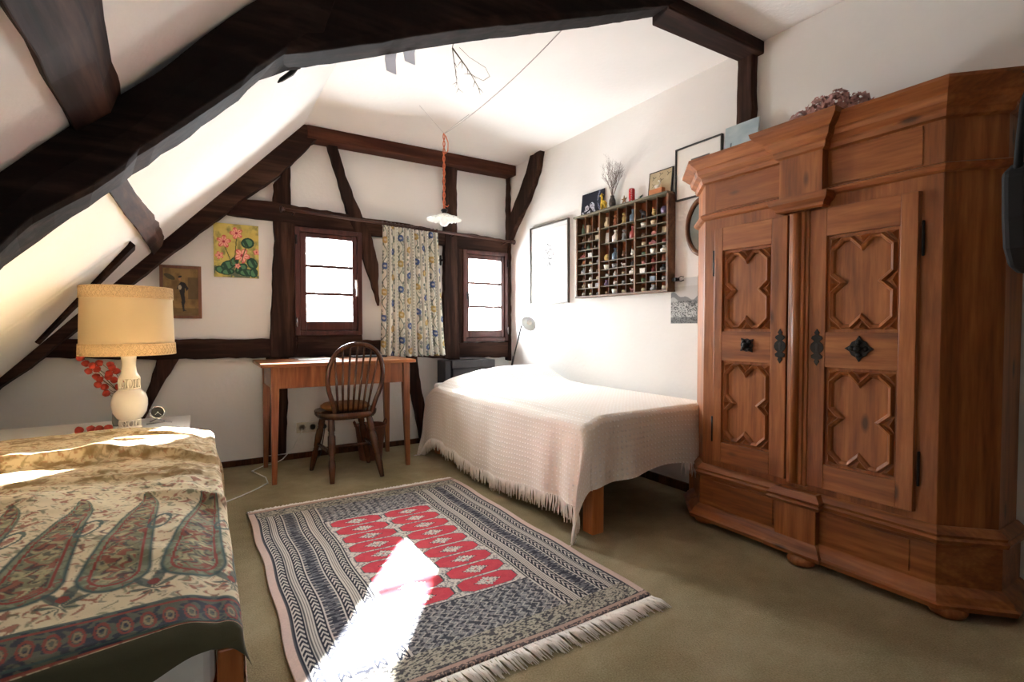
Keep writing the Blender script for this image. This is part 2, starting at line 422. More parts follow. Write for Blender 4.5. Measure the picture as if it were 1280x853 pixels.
struct('trim_16', MB().prism(rough_poly([(1.655, 0.0), (1.765, 0.0), (1.755, 2.51), (1.665, 2.51)], .004, seed=3), XR-.05, XR+.01, 'YZ'), TIM['Z'], 'dark upright post on the right wall behind the wardrobe', bevel=.006)

# truss: strut and collar as crooked timbers with their own front and back edges
def interp(pts, n):
    p = np.array(pts, float); d = np.r_[0, np.cumsum(np.hypot(*np.diff(p, axis=0).T))]; t_ = np.linspace(0, d[-1], n)
    return np.stack([np.interp(t_, d, p[:, 0]), np.interp(t_, d, p[:, 1])], -1)
def crooked(n, top, low, back, yf, yb, label, mat, seed, amp=.006, N=46):
    a, b, c = interp(top, N), interp(low, N), interp(back, N); r = random.Random(seed); rings = []
    for i in range(N):
        e = amp
        j = lambda: r.uniform(-e, e)
        t0 = (a[i][0], yf, a[i][1]); l0 = (b[i][0]+j(), yf, b[i][1]+j()); l1 = (c[i][0]+j(), yb, c[i][1]+j()); t1 = (a[i][0], yb, a[i][1]+.01)
        mid0 = tuple((t0[k]*.45+l0[k]*.55) for k in range(3)); mid0 = (mid0[0], yf-.012+j(), mid0[2])
        ch = tuple(l0[k]*.85+l1[k]*.15 for k in range(3)); l00 = tuple(l0[k]*.93+t0[k]*.07 for k in range(3))
        rings.append([t0, mid0, l00, ch, l1, t1])
    m = MB().rings(rings, smooth=False)
    return struct('trim_%d' % n, m, mat, label, bevel=.004)
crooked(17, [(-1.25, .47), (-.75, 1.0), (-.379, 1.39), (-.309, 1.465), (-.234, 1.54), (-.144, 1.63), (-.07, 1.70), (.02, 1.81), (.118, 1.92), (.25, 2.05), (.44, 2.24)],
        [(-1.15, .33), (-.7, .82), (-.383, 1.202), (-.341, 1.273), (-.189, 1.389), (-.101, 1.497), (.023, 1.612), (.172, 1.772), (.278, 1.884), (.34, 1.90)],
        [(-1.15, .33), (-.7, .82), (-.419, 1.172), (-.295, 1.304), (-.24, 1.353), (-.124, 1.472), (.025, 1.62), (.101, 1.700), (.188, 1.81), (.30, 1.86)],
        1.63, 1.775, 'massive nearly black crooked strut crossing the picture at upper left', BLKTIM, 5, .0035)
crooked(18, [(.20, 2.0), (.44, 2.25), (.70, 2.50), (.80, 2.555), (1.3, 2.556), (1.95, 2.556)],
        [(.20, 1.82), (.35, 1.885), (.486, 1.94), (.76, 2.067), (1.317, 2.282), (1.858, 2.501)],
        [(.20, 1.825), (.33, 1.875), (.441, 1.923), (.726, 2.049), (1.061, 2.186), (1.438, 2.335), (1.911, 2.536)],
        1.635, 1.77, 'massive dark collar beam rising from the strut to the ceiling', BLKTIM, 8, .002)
m = MB().prism([(1.86, 1.63), (2.62, 1.63), (2.62, 1.755), (1.90, 1.77)], 2.492, ZC, 'XY')
struct('trim_19', m, TIM['X'], 'short dark beam under the ceiling joining collar beam and right wall', bevel=.006)
# purlin along the sloping side
pur = [(-.265, roofz(-.265)+.03), (-.240, roofz(-.240)-.035), (-.172, roofz(-.172)-.040), (-.138, roofz(-.138)+.03)]
m = MB(); rings = []; rr = random.Random(4)
for k in range(41):
    y = -1.0+k*.13; y = min(y, 4.13); dx = .012*math.sin(y*2.1)
    tp_ = (0, 0, .022*min(1, max(0, (y-1.9)/.4)), .022*min(1, max(0, (y-1.9)/.4)))
    rings.append([(a-tp_[pur.index((a, b))]+dx+rr.uniform(-.004, .004), y, b+rr.uniform(-.004, .004)) for a, b in pur])
m.rings(rings, smooth=False)
struct('trim_20', m, TIM['Y'], 'dark purlin running front to back along the sloping side above the lamp', bevel=.004)
m = MB(); q = [(-.29, 3.33, .035), (-.30, 3.48, .03), (-.80, 4.02, .02), (-.79, 3.90, .02)]
m.add([rp(a, b, .0) for a, b, c in q]+[rp(a, b, c) for a, b, c in q], [(0, 1, 2, 3), (4, 7, 6, 5), (0, 4, 5, 1), (1, 5, 6, 2), (2, 6, 7, 3), (3, 7, 4, 0)])
struct('trim_21', m, TIM['Y'], 'thin dark batten slanting down the slope behind the lampshade')

# ---------------------------------------------------------------- windows
def window(n, x0, x1, z0, z1, gx0, gx1, gz0, gz1, label, handle_side, two=True):
    root = thing('window_%d' % n, ((x0+x1)/2, YB, z0), label, None, kind='structure')
    yf, yb = YB-.065, YB+.05
    m = MB(); f = .035
    m.box(x0, x0+f, yf, yb, z0, z1); m.box(x1-f, x1, yf, yb, z0, z1); m.box(x0+f, x1-f, yf, yb, z1-f, z1); m.box(x0+f, x1-f, yf, yb, z0, z0+f)
    m.build('window_frame', FRAMEW, root, bevel=.004)
    m = MB(); a, b, c, d = x0+f+.002, x1-f-.002, z0+f+.002, z1-f-.002; yf2 = YB-.05
    m.box(a, gx0, yf2, yb-.03, c, d); m.box(gx1, b, yf2, yb-.03, c, d); m.box(gx0, gx1, yf2, yb-.03, gz1, d); m.box(gx0, gx1, yf2, yb-.03, c, gz0)
    m.build('sash', FRAMEW, root, bevel=.006)
    h = (gz1-gz0)/3
    for k in (1, 2): MB().box(gx0, gx1, YB-.035, YB+.005, gz0+h*k-.012, gz0+h*k+.012).build('glazing_bar', FRAMEW, root, bevel=.003)
    MB().box(gx0, gx1, YB-.012, YB-.008, gz0, gz1).build('pane', GLASS, root)
    hx, hz, white = handle_side
    m = MB(); m.box(hx-.010, hx+.010, yf2-.008, yf2, hz-.035, hz+.035)
    m.tube([(hx, yf2, hz+.02), (hx, yf2-.03, hz+.02), (hx, yf2-.032, hz-.10)], .007, 8)
    m.build('window_handle', WHITE if white else DARKMETAL, root)
    sx = x1-.008 if not white else x0+.008
    for z in (z0+.1, z1-.1): MB().tube([(sx, yf-.008, z-.035), (sx, yf-.008, z+.035)], .008, 8).build('hinge', CHROME if z < (z0+z1)/2 else IRON, root)
    return root
window(1, .65, 1.16, .965, 1.80, .735, 1.085, 1.075, 1.725, 'left brown window with three stacked panes and a white handle', (1.112, 1.38, True))
timber(24, [(2.02, .88), (2.02, 1.74), (2.09, 1.74), (2.09, .88)], 'Z', None, d0=YB-.05)
window(2, 2.08, 2.56, .895, 1.74, 2.145, 2.49, 1.0, 1.66, 'right brown window with three stacked panes and a dark handle', (2.125, 1.32, False))
timber(22, [(.655, .80), (.66, .97), (1.16, .97), (1.16, .80)], 'X', 'dark timber sill zone directly below the left window', d0=YB-.054)
timber(23, [(.65, 1.79), (1.16, 1.79), (1.14, 1.83), (.65, 1.84)], 'X', None, d0=YB-.046)
m = MB().box(1.872, 1.884, YB-.022, YB-.001, 1.585, 1.675); m.box(1.860, 1.900, YB-.026, YB-.014, 1.622, 1.64); m.ball((1.878, YB-.03, 1.63), .009)
tag(m.build('shutter_latch', IRON, bevel=.002), 'small black iron latch on the plaster just right of the curtain', 'latch')

# ================================================================ WARDROBE
XF = 2.27                      # front face of the body
Yn, Yf = .736, 1.738           # front corners (near, far)
NC = [(XR-.01, .60), (2.40, .60), (XF, Yn), (XF, Yf), (2.44, 1.91), (XR-.01, 1.91)]
ward = thing('wardrobe', (2.42, 1.24, 0), 'large baroque pine wardrobe with two panelled doors and canted corners against the right wall', 'wardrobe')
def front_path(a=None, b=None): return NC[::-1]     # travelled so that outward is to the room
def outward(path):
    # make sure +offset points into the room (-x on the front)
    return path
path = list(reversed(NC))      # far wall -> near wall ; direction -y on the front : right of travel = -x
MB().prism(NC, .28, 1.80, 'XY').build('carcass', PINE['Z'], ward, bevel=.003)
def mould(name, prof, z0, pth=path, mat=None):
    pr = [(-.02, z0)]+[(o, z0+z) for o, z in prof]+[(-.02, z0+prof[-1][1])]
    return MB().sweep(pth, pr).build(name, mat or PINE['Y'], ward)
# base: plinth box, lower and upper mouldings
exp = .018
def grow(pth, d):
    n = len(pth); out = []
    for i in range(n):
        a, b = Vector(pth[max(i-1, 0)]), Vector(pth[min(i+1, n-1)]); p = Vector(pth[i])
        d0 = (p-a); d1 = (b-p); d0 = d0.normalized() if d0.length else d1.normalized(); d1 = d1.normalized() if d1.length else d0
        m_ = Vector((d0.y, -d0.x))+Vector((d1.y, -d1.x)); m_ = m_/m_.length_squared*2; out.append((p.x+m_.x*d, p.y+m_.y*d))
    return out
MB().prism(grow(path, .014), .055, .262, 'XY').build('plinth', PINE['Y'], ward, bevel=.002)
mould('base_moulding', [(.062, 0), (.068, .018), (.056, .024), (.044, .045), (.024, .062), (.014, .068)], .032)
mould('upper_plinth_moulding', [(.014, 0), (.030, .006), (.036, .022), (.026, .030), (.030, .040), (.014, .056), (.004, .064)], .248)
# crown: architrave bead, frieze, cornice
mould('architrave_moulding', [(.002, 0), (.014, .006), (.024, .018), (.024, .026), (.008, .034), (.002, .036)], 1.582)
mould('cornice', [(.0, 0), (.014, .006), (.020, .022), (.020, .030), (.040, .048), (.046, .066), (.046, .074), (.068, .092), (.082, .104), (.088, .108), (.088, .120), (.0, .130)], 1.770)
MB().prism(grow(path, .02), 1.80, 1.885, 'XY').build('top_board', PINE['Y'], ward)
# projecting centre blocks with their own mouldings
def block(nm, ya, yb_, za, zb, d, tops, bottoms):
    MB().box(XF-d, XF+.01, ya, yb_, za, zb).build(nm, PINE['Z'], ward, bevel=.002)
    pth = [(XF+.01, yb_), (XF-d, yb_), (XF-d, ya), (XF+.01, ya)]
    for z0, prof in tops+bottoms:
        pr = [(-.01, z0)]+[(o, z0+z) for o, z in prof]+[(-.01, z0+prof[-1][1])]
        MB().sweep(pth, pr).build(nm+'_moulding', PINE['Y'], ward)
block('frieze_block', 1.13, 1.315, 1.575, 1.80, .045,
      [(1.772, [(.0, 0), (.014, .006), (.020, .022), (.020, .030), (.040, .048), (.046, .066), (.046, .074), (.072, .092), (.088, .108), (.092, .126), (0, .132)])],
      [(1.535, [(.0, 0), (.010, .006), (.012, .016), (.030, .034), (.034, .050), (.034, .060), (.0, .066)])])
block('plinth_block', 1.135, 1.315, .055, .255, .045,
      [(.245, [(.0, 0), (.020, .006), (.028, .02), (.018, .028), (.026, .040), (.010, .056), (0, .066)])],
      [(.035, [(.030, 0), (.034, .018), (.024, .028), (.016, .045), (0, .062)])])
# frieze panels: thin raised boards
for ya, yb_ in ((.80, 1.115), (1.33, 1.67)):
    m = MB().box(XF-.004, XF+.002, ya, yb_, 1.625, 1.765); m.build('frieze_panel', PINE['Y'], ward, bevel=.002)
    m = MB().box(XF-.018, XF-.010, ya+.01, yb_-.01, .115, .235); m.build('plinth_panel', PINE['Y'], ward, bevel=.002)
# centre pilaster with a rounded reed
m = MB(); m.box(XF-.034, XF, 1.205, 1.265, .335, 1.53); m.box(XF-.022, XF, 1.19, 1.28, .33, 1.535)
m.build('pilaster', PINE['Z'], ward, bevel=.006)
MB().tube([(XF-.036, 1.236, .345), (XF-.036, 1.236, 1.525)], .017, 12).build('pilaster_reed', PINE['Z'], ward)
# doors
def star(ya, yb_, za, zb):
    w_, h_ = yb_-ya, zb-za; c = .046; n_ = .034; d = .036
    p = [(c, 0), (w_/2-n_, 0), (w_/2, d), (w_/2+n_, 0), (w_-c, 0), (w_, c), (w_, h_/2-n_), (w_-d, h_/2), (w_, h_/2+n_), (w_, h_-c), (w_-c, h_), (w_/2+n_, h_), (w_/2, h_-d), (w_/2-n_, h_), (c, h_), (0, h_-c), (0, h_/2+n_), (d, h_/2), (0, h_/2-n_), (0, c)]
    return [(ya+a, za+b) for a, b in p]
def offs(poly, o):
    n = len(poly); out = []
    for i in range(n):
        a, b, c = Vector(poly[i-1]), Vector(poly[i]), Vector(poly[(i+1) % n]); d0 = (b-a).normalized(); d1 = (c-b).normalized()
        q = Vector((-d0.y, d0.x))+Vector((-d1.y, d1.x)); q = q/max(q.length_squared, .5)*2; out.append((b.x+q.x*o, b.y+q.y*o))
    return out
XD = XF-.022      # face of the doors
def door(ya, yb_, keyside, diamond, lab):
    za, zb = .34, 1.53
    r = MB().box(XD+.014, XF+.002, ya, yb_, za, zb).build('wardrobe_door', PINE['Z'], ward, bevel=.003)
    inn = (ya+.062, yb_-.062)
    if keyside == 'far': inn = (ya+.058, yb_-.07)
    else: inn = (ya+.075, yb_-.05)
    for a, b in ((ya+.002, inn[0]), (inn[1], yb_-.002)): MB().box(XD, XD+.02, a, b, za+.002, zb-.002).build('stile', PINE['Z'], r, bevel=.003)
    for a, b in ((za+.002, za+.105), (.862, 1.008), (zb-.118, zb-.002)): MB().box(XD+.001, XD+.02, inn[0], inn[1], a, b).build('rail', PINE['Y'], r, bevel=.002)
    for a, b in ((za+.112, .855), (1.015, zb-.125)):
        y_a, y_b = inn[0]+.006, inn[1]-.006
        P0 = star(y_a+.006, y_b-.006, a+.006, b-.006)
        prof = [(0, .016), (.003, .002), (.007, -.004), (.011, .000), (.016, .003), (.019, .008), (.021, .016)]
        rings = [[(XD+d, q[0], q[1]) for q in offs(P0, o)] for o, d in prof]
        MB().rings(rings, caps=False, smooth=False).build('panel_moulding', PINE['Z'], r)
        # little pyramids filling corners and notches
        w_, h_ = y_b-y_a, b-a
        def pyr(t):
            cx_ = sum(q[0] for q in t)/3; cz_ = sum(q[1] for q in t)/3
            MB().add([(XD+.014, q[0], q[1]) for q in t]+[(XD-.006, cx_, cz_)], [(0, 1, 3), (1, 2, 3), (2, 0, 3)]).build('carved_pyramid', PINE['Z'], r)
        c = .046; n_ = .032; d = .032; g = .004
        pyr([(y_a+g, a+g), (y_a+c, a+g), (y_a+g, a+c)]); pyr([(y_b-g, a+g), (y_b-c, a+g), (y_b-g, a+c)])
        pyr([(y_a+g, b-g), (y_a+c, b-g), (y_a+g, b-c)]); pyr([(y_b-g, b-g), (y_b-c, b-g), (y_b-g, b-c)])
        mx, mz = (y_a+y_b)/2, (a+b)/2
        pyr([(mx-n_, a+g), (mx+n_, a+g), (mx, a+d)]); pyr([(mx-n_, b-g), (mx+n_, b-g), (mx, b-d)])
        pyr([(y_a+g, mz-n_), (y_a+g, mz+n_), (y_a+d, mz)]); pyr([(y_b-g, mz-n_), (y_b-g, mz+n_), (y_b-d, mz)])
    # escutcheon
    ky = {'far': yb_-.038, 'near': ya+.028}[keyside]
    prof = [(0, .085), (.012, .068), (.006, .058), (.022, .050), (.026, .040), (.012, .028), (.026, .016), (.030, .004), (.030, -.006), (.024, -.018), (.012, -.028), (.026, -.038), (.024, -.050), (.008, -.056), (.012, -.066), (0, -.085)]
    poly = [(ky+a*.9, .943+b*.93) for a, b in prof]+[(ky-a*.9, .943+b*.93) for a, b in prof[-2:0:-1]]
    m = MB().prism(poly, XD-.004, XD, 'YZ'); e = m.build('escutcheon', IRON, r, bevel=.001)
    tag(e, 'ornate greyish iron keyhole plate')
    MB().prism([(ky-.004, .925), (ky+.004, .925), (ky+.005, .945), (ky+.007, .955), (ky, .963), (ky-.007, .955), (ky-.005, .945)], XD-.0055, XD-.0038, 'YZ').build('keyhole', BLACK, e)
    # knob: cut iron square
    kc = (inn[0]+inn[1])/2+(.0 if diamond else -.012); a0 = PI/4 if diamond else .06; pts = []; R_ = .040 if diamond else .034
    base = []
    for s_ in range(4):
        A = Vector((math.cos(a0+PI/4+s_*PI/2), math.sin(a0+PI/4+s_*PI/2)))*R_*1.2; B = Vector((math.cos(a0+PI/4+(s_+1)*PI/2), math.sin(a0+PI/4+(s_+1)*PI/2)))*R_*1.2
        for k in range(4):
            q = A+(B-A)*(k/4); base.append(q*(1.1 if k % 2 == 0 else .96))
    m = MB().prism([(kc+q.x, .943+q.y) for q in base], XD-.006, XD, 'YZ')
    kn = m.build('knob_plate', IRON, r, bevel=.001)
    m = MB()
    for s_ in range(4):
        an = a0+PI/4+s_*PI/2; m.ball((XD-.008, kc+math.cos(an)*R_*.62, .943+math.sin(an)*R_*.62), .011, 10, 6, (.8, 1, 1))
    m.ball((XD-.016, kc, .943), .014, 12, 8); m.build('knob', IRON, kn)
    return r
door(.80, 1.19, 'far', True, 'near')
door(1.285, 1.665, 'near', False, 'far')
for z in (.44, 1.29):
    m = MB().box(XD+.006, XF-.002, .787, .794, z, z+.13); m.build('strap_hinge', IRON, ward, bevel=.003)
    m = MB().tube([(XF-.012, 1.673, z), (XF-.012, 1.673, z+.13)], .005, 8); m.build('hinge', IRON, ward)
for (x, y) in ((2.275, .70), (2.225, 1.19), (2.28, 1.72), (2.50, .66), (2.50, 1.86)):
    MB().lathe([(.035, 0), (.052, .006), (.058, .02), (.05, .036), (.036, .042)], (x, y, 0), 20).build('bun_foot', PINE['Z'], ward)

# dried hydrangea on top of the wardrobe
PINKD = plain('dried_petal', (190, 148, 142), .8, .3, 25)
hy = thing('dried_hydrangea', (2.33, 1.17, 1.893), 'bunch of dusty pink dried flower heads lying on top of the wardrobe', 'dried flowers')
r = random.Random(3)
for (cx_, cy_, cz_, R_) in ((2.33, 1.27, 1.945, .048), (2.34, 1.20, 1.975, .055), (2.32, 1.12, 1.972, .052), (2.34, 1.05, 1.945, .045), (2.42, 1.16, 1.96, .05)):
    m = MB()
    for k in range(150):
        u = r.uniform(-1, 1); a = r.uniform(0, 2*PI); q = Vector((math.sqrt(1-u*u)*math.cos(a), math.sqrt(1-u*u)*math.sin(a), u))
        p = Vector((cx_, cy_, cz_))+q*R_*r.uniform(.8, 1.1); t1 = q.orthogonal().normalized(); t1.rotate(Matrix.Rotation(r.uniform(0, 6), 3, q)); t2 = q.cross(t1); s_ = r.uniform(.010, .018)
        m.add([p-t1*s_+q*.004, p+t2*s_*.8, p+t1*s_+q*.008, p-t2*s_*.8, p+q*.010*r.uniform(-.4, 1)], [(0, 1, 4), (1, 2, 4), (2, 3, 4), (3, 0, 4)])
    m.build('flower_head', PINKD, hy)
m = MB()
for k in range(4): m.tube([(2.40, 1.0+.04*k, 1.90), (2.40, 1.05+.04*k, 1.905), (2.36, 1.10+.04*k, 1.95)], .003, 5)
m.build('stem', plain('dry_stem', (96, 84, 58), .8), hy)

# black bag hanging beside the wardrobe
bagm = plain('black_leather', (10, 9, 9), .85, .2, 50)
bag = thing('shoulder_bag', (2.25, .51, 1.2), 'black rounded bag hanging in the shade at the near side of the wardrobe', 'bag')
bx_ = -.02
prof = [(2.10, 1.50), (2.11, 1.36), (2.13, 1.27), (2.18, 1.215), (2.25, 1.20), (2.31, 1.215), (2.35, 1.27), (2.365, 1.38), (2.36, 1.50), (2.30, 1.53), (2.16, 1.53)]
MB().prism([(a+bx_, b) for a, b in prof], .47, .54, 'XZ').build('bag_body', bagm, bag, bevel=.02, segs=3)
MB().tube([(2.10, .505, 1.49), (2.12, .505, 1.60), (2.17, .51, 1.72), (2.28, .51, 1.86), (2.33, .505, 1.72), (2.345, .505, 1.60), (2.34, .505, 1.49)], .011, 8).build('strap', bagm, bag)
MB().prism([(2.15, 1.26), (2.30, 1.26), (2.32, 1.36), (2.25, 1.39), (2.16, 1.37)], .462, .4705, 'XZ').build('front_pocket', plain('olive_canvas', (66, 66, 50), .8), bag, bevel=.003)
MB().tube([(2.28, .51, 1.855), (2.30, .53, 1.875), (2.33, .55, 1.872)], .005, 6).build('hook', IRON, bag)

# ================================================================ DESK
desk = thing('desk', (.87, 3.86, 0), 'plain reddish brown wooden writing desk under the left window', 'desk')
MB().box(.345, 1.385, 3.575, 4.13, .768, .792).build('desktop', DESKW['X'], desk, bevel=.006, segs=3)
for x in (.405, 1.295):
    for y in (3.60, 4.06):
        t_ = .05; sx = 1 if x < .9 else -1
        top = [(x, y), (x+t_, y), (x+t_, y+t_), (x, y+t_)]; f = .030
        bx = x if x < .9 else x+t_-f; by = y if y < 3.8 else y+t_-f
        bot = [(bx, by), (bx+f, by), (bx+f, by+f), (bx, by+f)]
        m = MB().rings([[(a, b, 0) for a, b in bot], [(a, b, .59) for a, b in top], [(a, b, .768) for a, b in top]], smooth=False)
        m.build('leg', DESKW['Z'], desk, bevel=.003)
ap = MB(); ap.box(.455, 1.295, 3.608, 3.63, .625, .768); ap.build('front_apron', DESKW['Z'], desk, bevel=.002)
MB().box(.455, 1.295, 4.085, 4.105, .625, .768).build('back_apron', DESKW['X'], desk, bevel=.002)
for x in (.412, 1.322): MB().box(x, x+.02, 3.65, 4.06, .625, .768).build('side_apron', DESKW['Y'], desk, bevel=.002)
tag(MB().box(.62, .90, 3.86, 4.06, .7925, .7965).build('paper_sheet', WHITE), 'flat white sheet lying on the desk behind the chair back', 'paper')
m = MB(); m.box(1.02, 1.28, 3.93, 4.08, .7925, .806)
tag(m.build('notebook', plain('dark_cover', (40, 42, 46), .5), bevel=.002), 'thin dark flat notebook on the right half of the desk', 'book')

# ================================================================ CHAIR
ch = thing('windsor_chair', (.885, 3.62, 0), 'dark wooden hoop-back spindle chair standing at the desk', 'chair')
zs = .455
# saddle seat outline
out = []
for k in range(28):
    a = 2*PI*k/28; c_, s_ = math.cos(a), math.sin(a)
    rx = .205*(1-.10*max(0, -s_)); ry = .19
    out.append((.885+rx*math.copysign(abs(c_)**.72, c_), 3.63+ry*math.copysign(abs(s_)**.72, s_)))
def sc(o, f): return [(.885+(a-.885)*f, 3.63+(b-3.63)*f) for a, b in o]
m = MB().rings([[(a, b, zs-.046) for a, b in sc(out, .92)], [(a, b, zs-.030) for a, b in sc(out, .985)], [(a, b, zs-.004) for a, b in out], [(a, b, zs) for a, b in sc(out, .97)], [(a, b, zs-.006) for a, b in sc(out, .7)]])
m.build('seat', CHAIRW, ch)
feet = {(-1, -1): (.745, 3.43), (1, -1): (1.075, 3.42), (-1, 1): (.69, 3.84), (1, 1): (1.10, 3.83)}
def legpt(k, z):
    tx, ty = .885+k[0]*.125, 3.63+k[1]*.115; fx, fy = feet[k]; t_ = 1-z/(zs-.03); return Vector((tx+(fx-tx)*t_, ty+(fy-ty)*t_, z))
for k in feet:
    zz = [0, .02, .05, .10, .14, .155, .16, .165, .18, .25, .30, .315, .32, .325, .34, .40, .425]
    rr_ = [.014, .016, .019, .023, .022, .015, .020, .015, .020, .026, .025, .017, .023, .017, .024, .021, .018]
    MB().tube([legpt(k, z) for z in zz], rr_, 12).build('leg', CHAIRW, ch)
sl = {}
for s_ in (-1, 1):
    a, b = legpt((s_, -1), .19), legpt((s_, 1), .20)
    MB().tube([a, a.lerp(b, .25), a.lerp(b, .5), a.lerp(b, .75), b], [.009, .013, .016, .013, .009], 10).build('side_stretcher', CHAIRW, ch)
    sl[s_] = a.lerp(b, .5)
a, b = sl[-1], sl[1]
MB().tube([a, a.lerp(b, .25), a.lerp(b, .5), a.lerp(b, .75), b], [.009, .013, .015, .013, .009], 10).build('cross_stretcher', CHAIRW, ch)
# hoop: balloon shape leaning toward the camera
def back_y(z): return 3.475-(z-zs)*.24
hp = []
ctrl = [(-.125, zs-.01), (-.150, .54), (-.178, .62), (-.190, .70), (-.180, .79), (-.145, .865), (-.08, .915), (0, .93), (.08, .915), (.145, .865), (.180, .79), (.190, .70), (.178, .62), (.150, .54), (.125, zs-.01)]
for i in range(len(ctrl)-1):
    p0 = ctrl[max(i-1, 0)]; p1 = ctrl[i]; p2 = ctrl[i+1]; p3 = ctrl[min(i+2, len(ctrl)-1)]
    for k in range(4):
        t_ = k/4; f = lambda a, b, c, d: .5*((2*b)+(-a+c)*t_+(2*a-5*b+4*c-d)*t_**2+(-a+3*b-3*c+d)*t_**3)
        x = f(p0[0], p1[0], p2[0], p3[0]); z = f(p0[1], p1[1], p2[1], p3[1]); hp.append((.90+x*.95, back_y(z-.012), z-.012))
hp.append((.90+ctrl[-1][0]*.95, back_y(ctrl[-1][1]), ctrl[-1][1]))
MB().tube(hp, .0155, 12).build('hoop', CHAIRW, ch)
for i in range(7):
    u = (i-3)/3; xb = .895+u*.095; xt = .90+u*.141; zt = .913-abs(u)**2.3*.085
    p = [(xb, back_y(zs)+.01, zs-.01), (xb+(xt-xb)*.4, back_y(zs+.15)+.008, zs+.15), (xt, back_y(zt), zt)]
    MB().tube(p, [.006, .0085, .006], 8).build('spindle', CHAIRW, ch)
cushm = plain('ochre_cushion', (116, 76, 34), .9, .25, 40)
rings = []
for f, z in ((.3, .466), (.85, .464), (.97, .476), (.97, .487), (.85, .502), (.4, .508)):
    rings.append([(a, b+.01, z-.004) for a, b in sc(out, f*.82)])
tag(MB().rings(rings).build('seat_cushion', cushm), 'flat ochre brown cushion on the seat of the spindle chair', 'cushion')

# wastebasket
wk = plain('wicker', (104, 56, 34), .7, .35, 90)
wb = thing('wastebasket', (1.15, 3.95, 0), 'small brown wicker wastebasket with two handles under the desk', 'wastebasket')
rings = []; N_ = 40
for i in range(22):
    z = .004+i*.0122; R_ = .085+.032*(z/.27); rings.append([(1.15+(R_+.0022*math.sin(k*PI+i*PI))*math.cos(2*PI*k/N_), 3.95+(R_+.0022*math.sin(k*PI+i*PI))*math.sin(2*PI*k/N_), z) for k in range(N_)])
m = MB().rings(rings, caps=False, smooth=False)
m.add([(1.15+.085*math.cos(2*PI*k/N_), 3.95+.085*math.sin(2*PI*k/N_), .006) for k in range(N_)], [tuple(range(N_))])
bk = m.build('basket_body', wk, wb)
md = bk.modifiers.new('t', 'SOLIDIFY'); md.thickness = .006
MB().torus((1.15, 3.95, .262), .117, .007, 'Z').build('rim', wk, wb)
for s_ in (-1, 1): MB().tube([(1.15+s_*.112, 3.92, .262), (1.15+s_*.122, 3.92, .29), (1.15+s_*.124, 3.95, .302), (1.15+s_*.122, 3.98, .29), (1.15+s_*.112, 3.98, .262)], .006, 8).build('handle', wk, wb)

# wall sockets and plug
so_ = thing('wall_socket', (.775, YB, .2), 'cream triple power socket on the back wall under the desk', 'socket')
cream = plain('cream_plastic', (222, 214, 196), .4, .02)
MB().box(.655, .895, YB-.012, YB, .198, .280).build('socket_plate', cream, so_, bevel=.004)
for k in range(3):
    cx_ = .695+k*.08
    m = MB().lathe([(.028, 0), (.030, .004), (.022, .004), (.020, -.004)], (cx_, YB-.012, .239), 24, 'Y')
    for v in range(len(m.v)): x, y, z = m.v[v]; m.v[v] = (x, 2*(YB-.012)-y, z)
    m.build('socket_ring', cream, so_)
pl = thing('power_plug', (.855, YB-.05, .225), 'black round plug in the right socket of the triple outlet', 'plug')
MB().lathe([(.018, 0), (.020, .02), (.012, .034), (.006, .040)][::-1], (.855, YB-.052, .239), 14, 'Y').build('plug_body', BLACK, pl)
MB().tube([(.855, YB-.05, .239), (.852, YB-.062, .20), (.84, YB-.06, .12), (.825, YB-.05, .02), (.80, YB-.08, .006)], .0035, 6).build('plug_cord', BLACK, pl)
tag(MB().tube([(.695, YB-.014, .237), (.685, YB-.035, .20), (.63, YB-.03, .10), (.55, YB-.045, .02), (.50, 4.17, .006), (.408, 4.13, .005), (.323, 4.02, .005), (.36, 3.90, .005), (.388, 3.804, .005), (.387, 3.659, .005), (.307, 3.554, .005), (.211, 3.454, .005), (.10, 3.36, .005), (-.02, 3.30, .005)], .004, 6).build('extension_cable', WHITE), 'thin white cord curling over the carpet from the socket towards the lamp cabinet', 'cord')

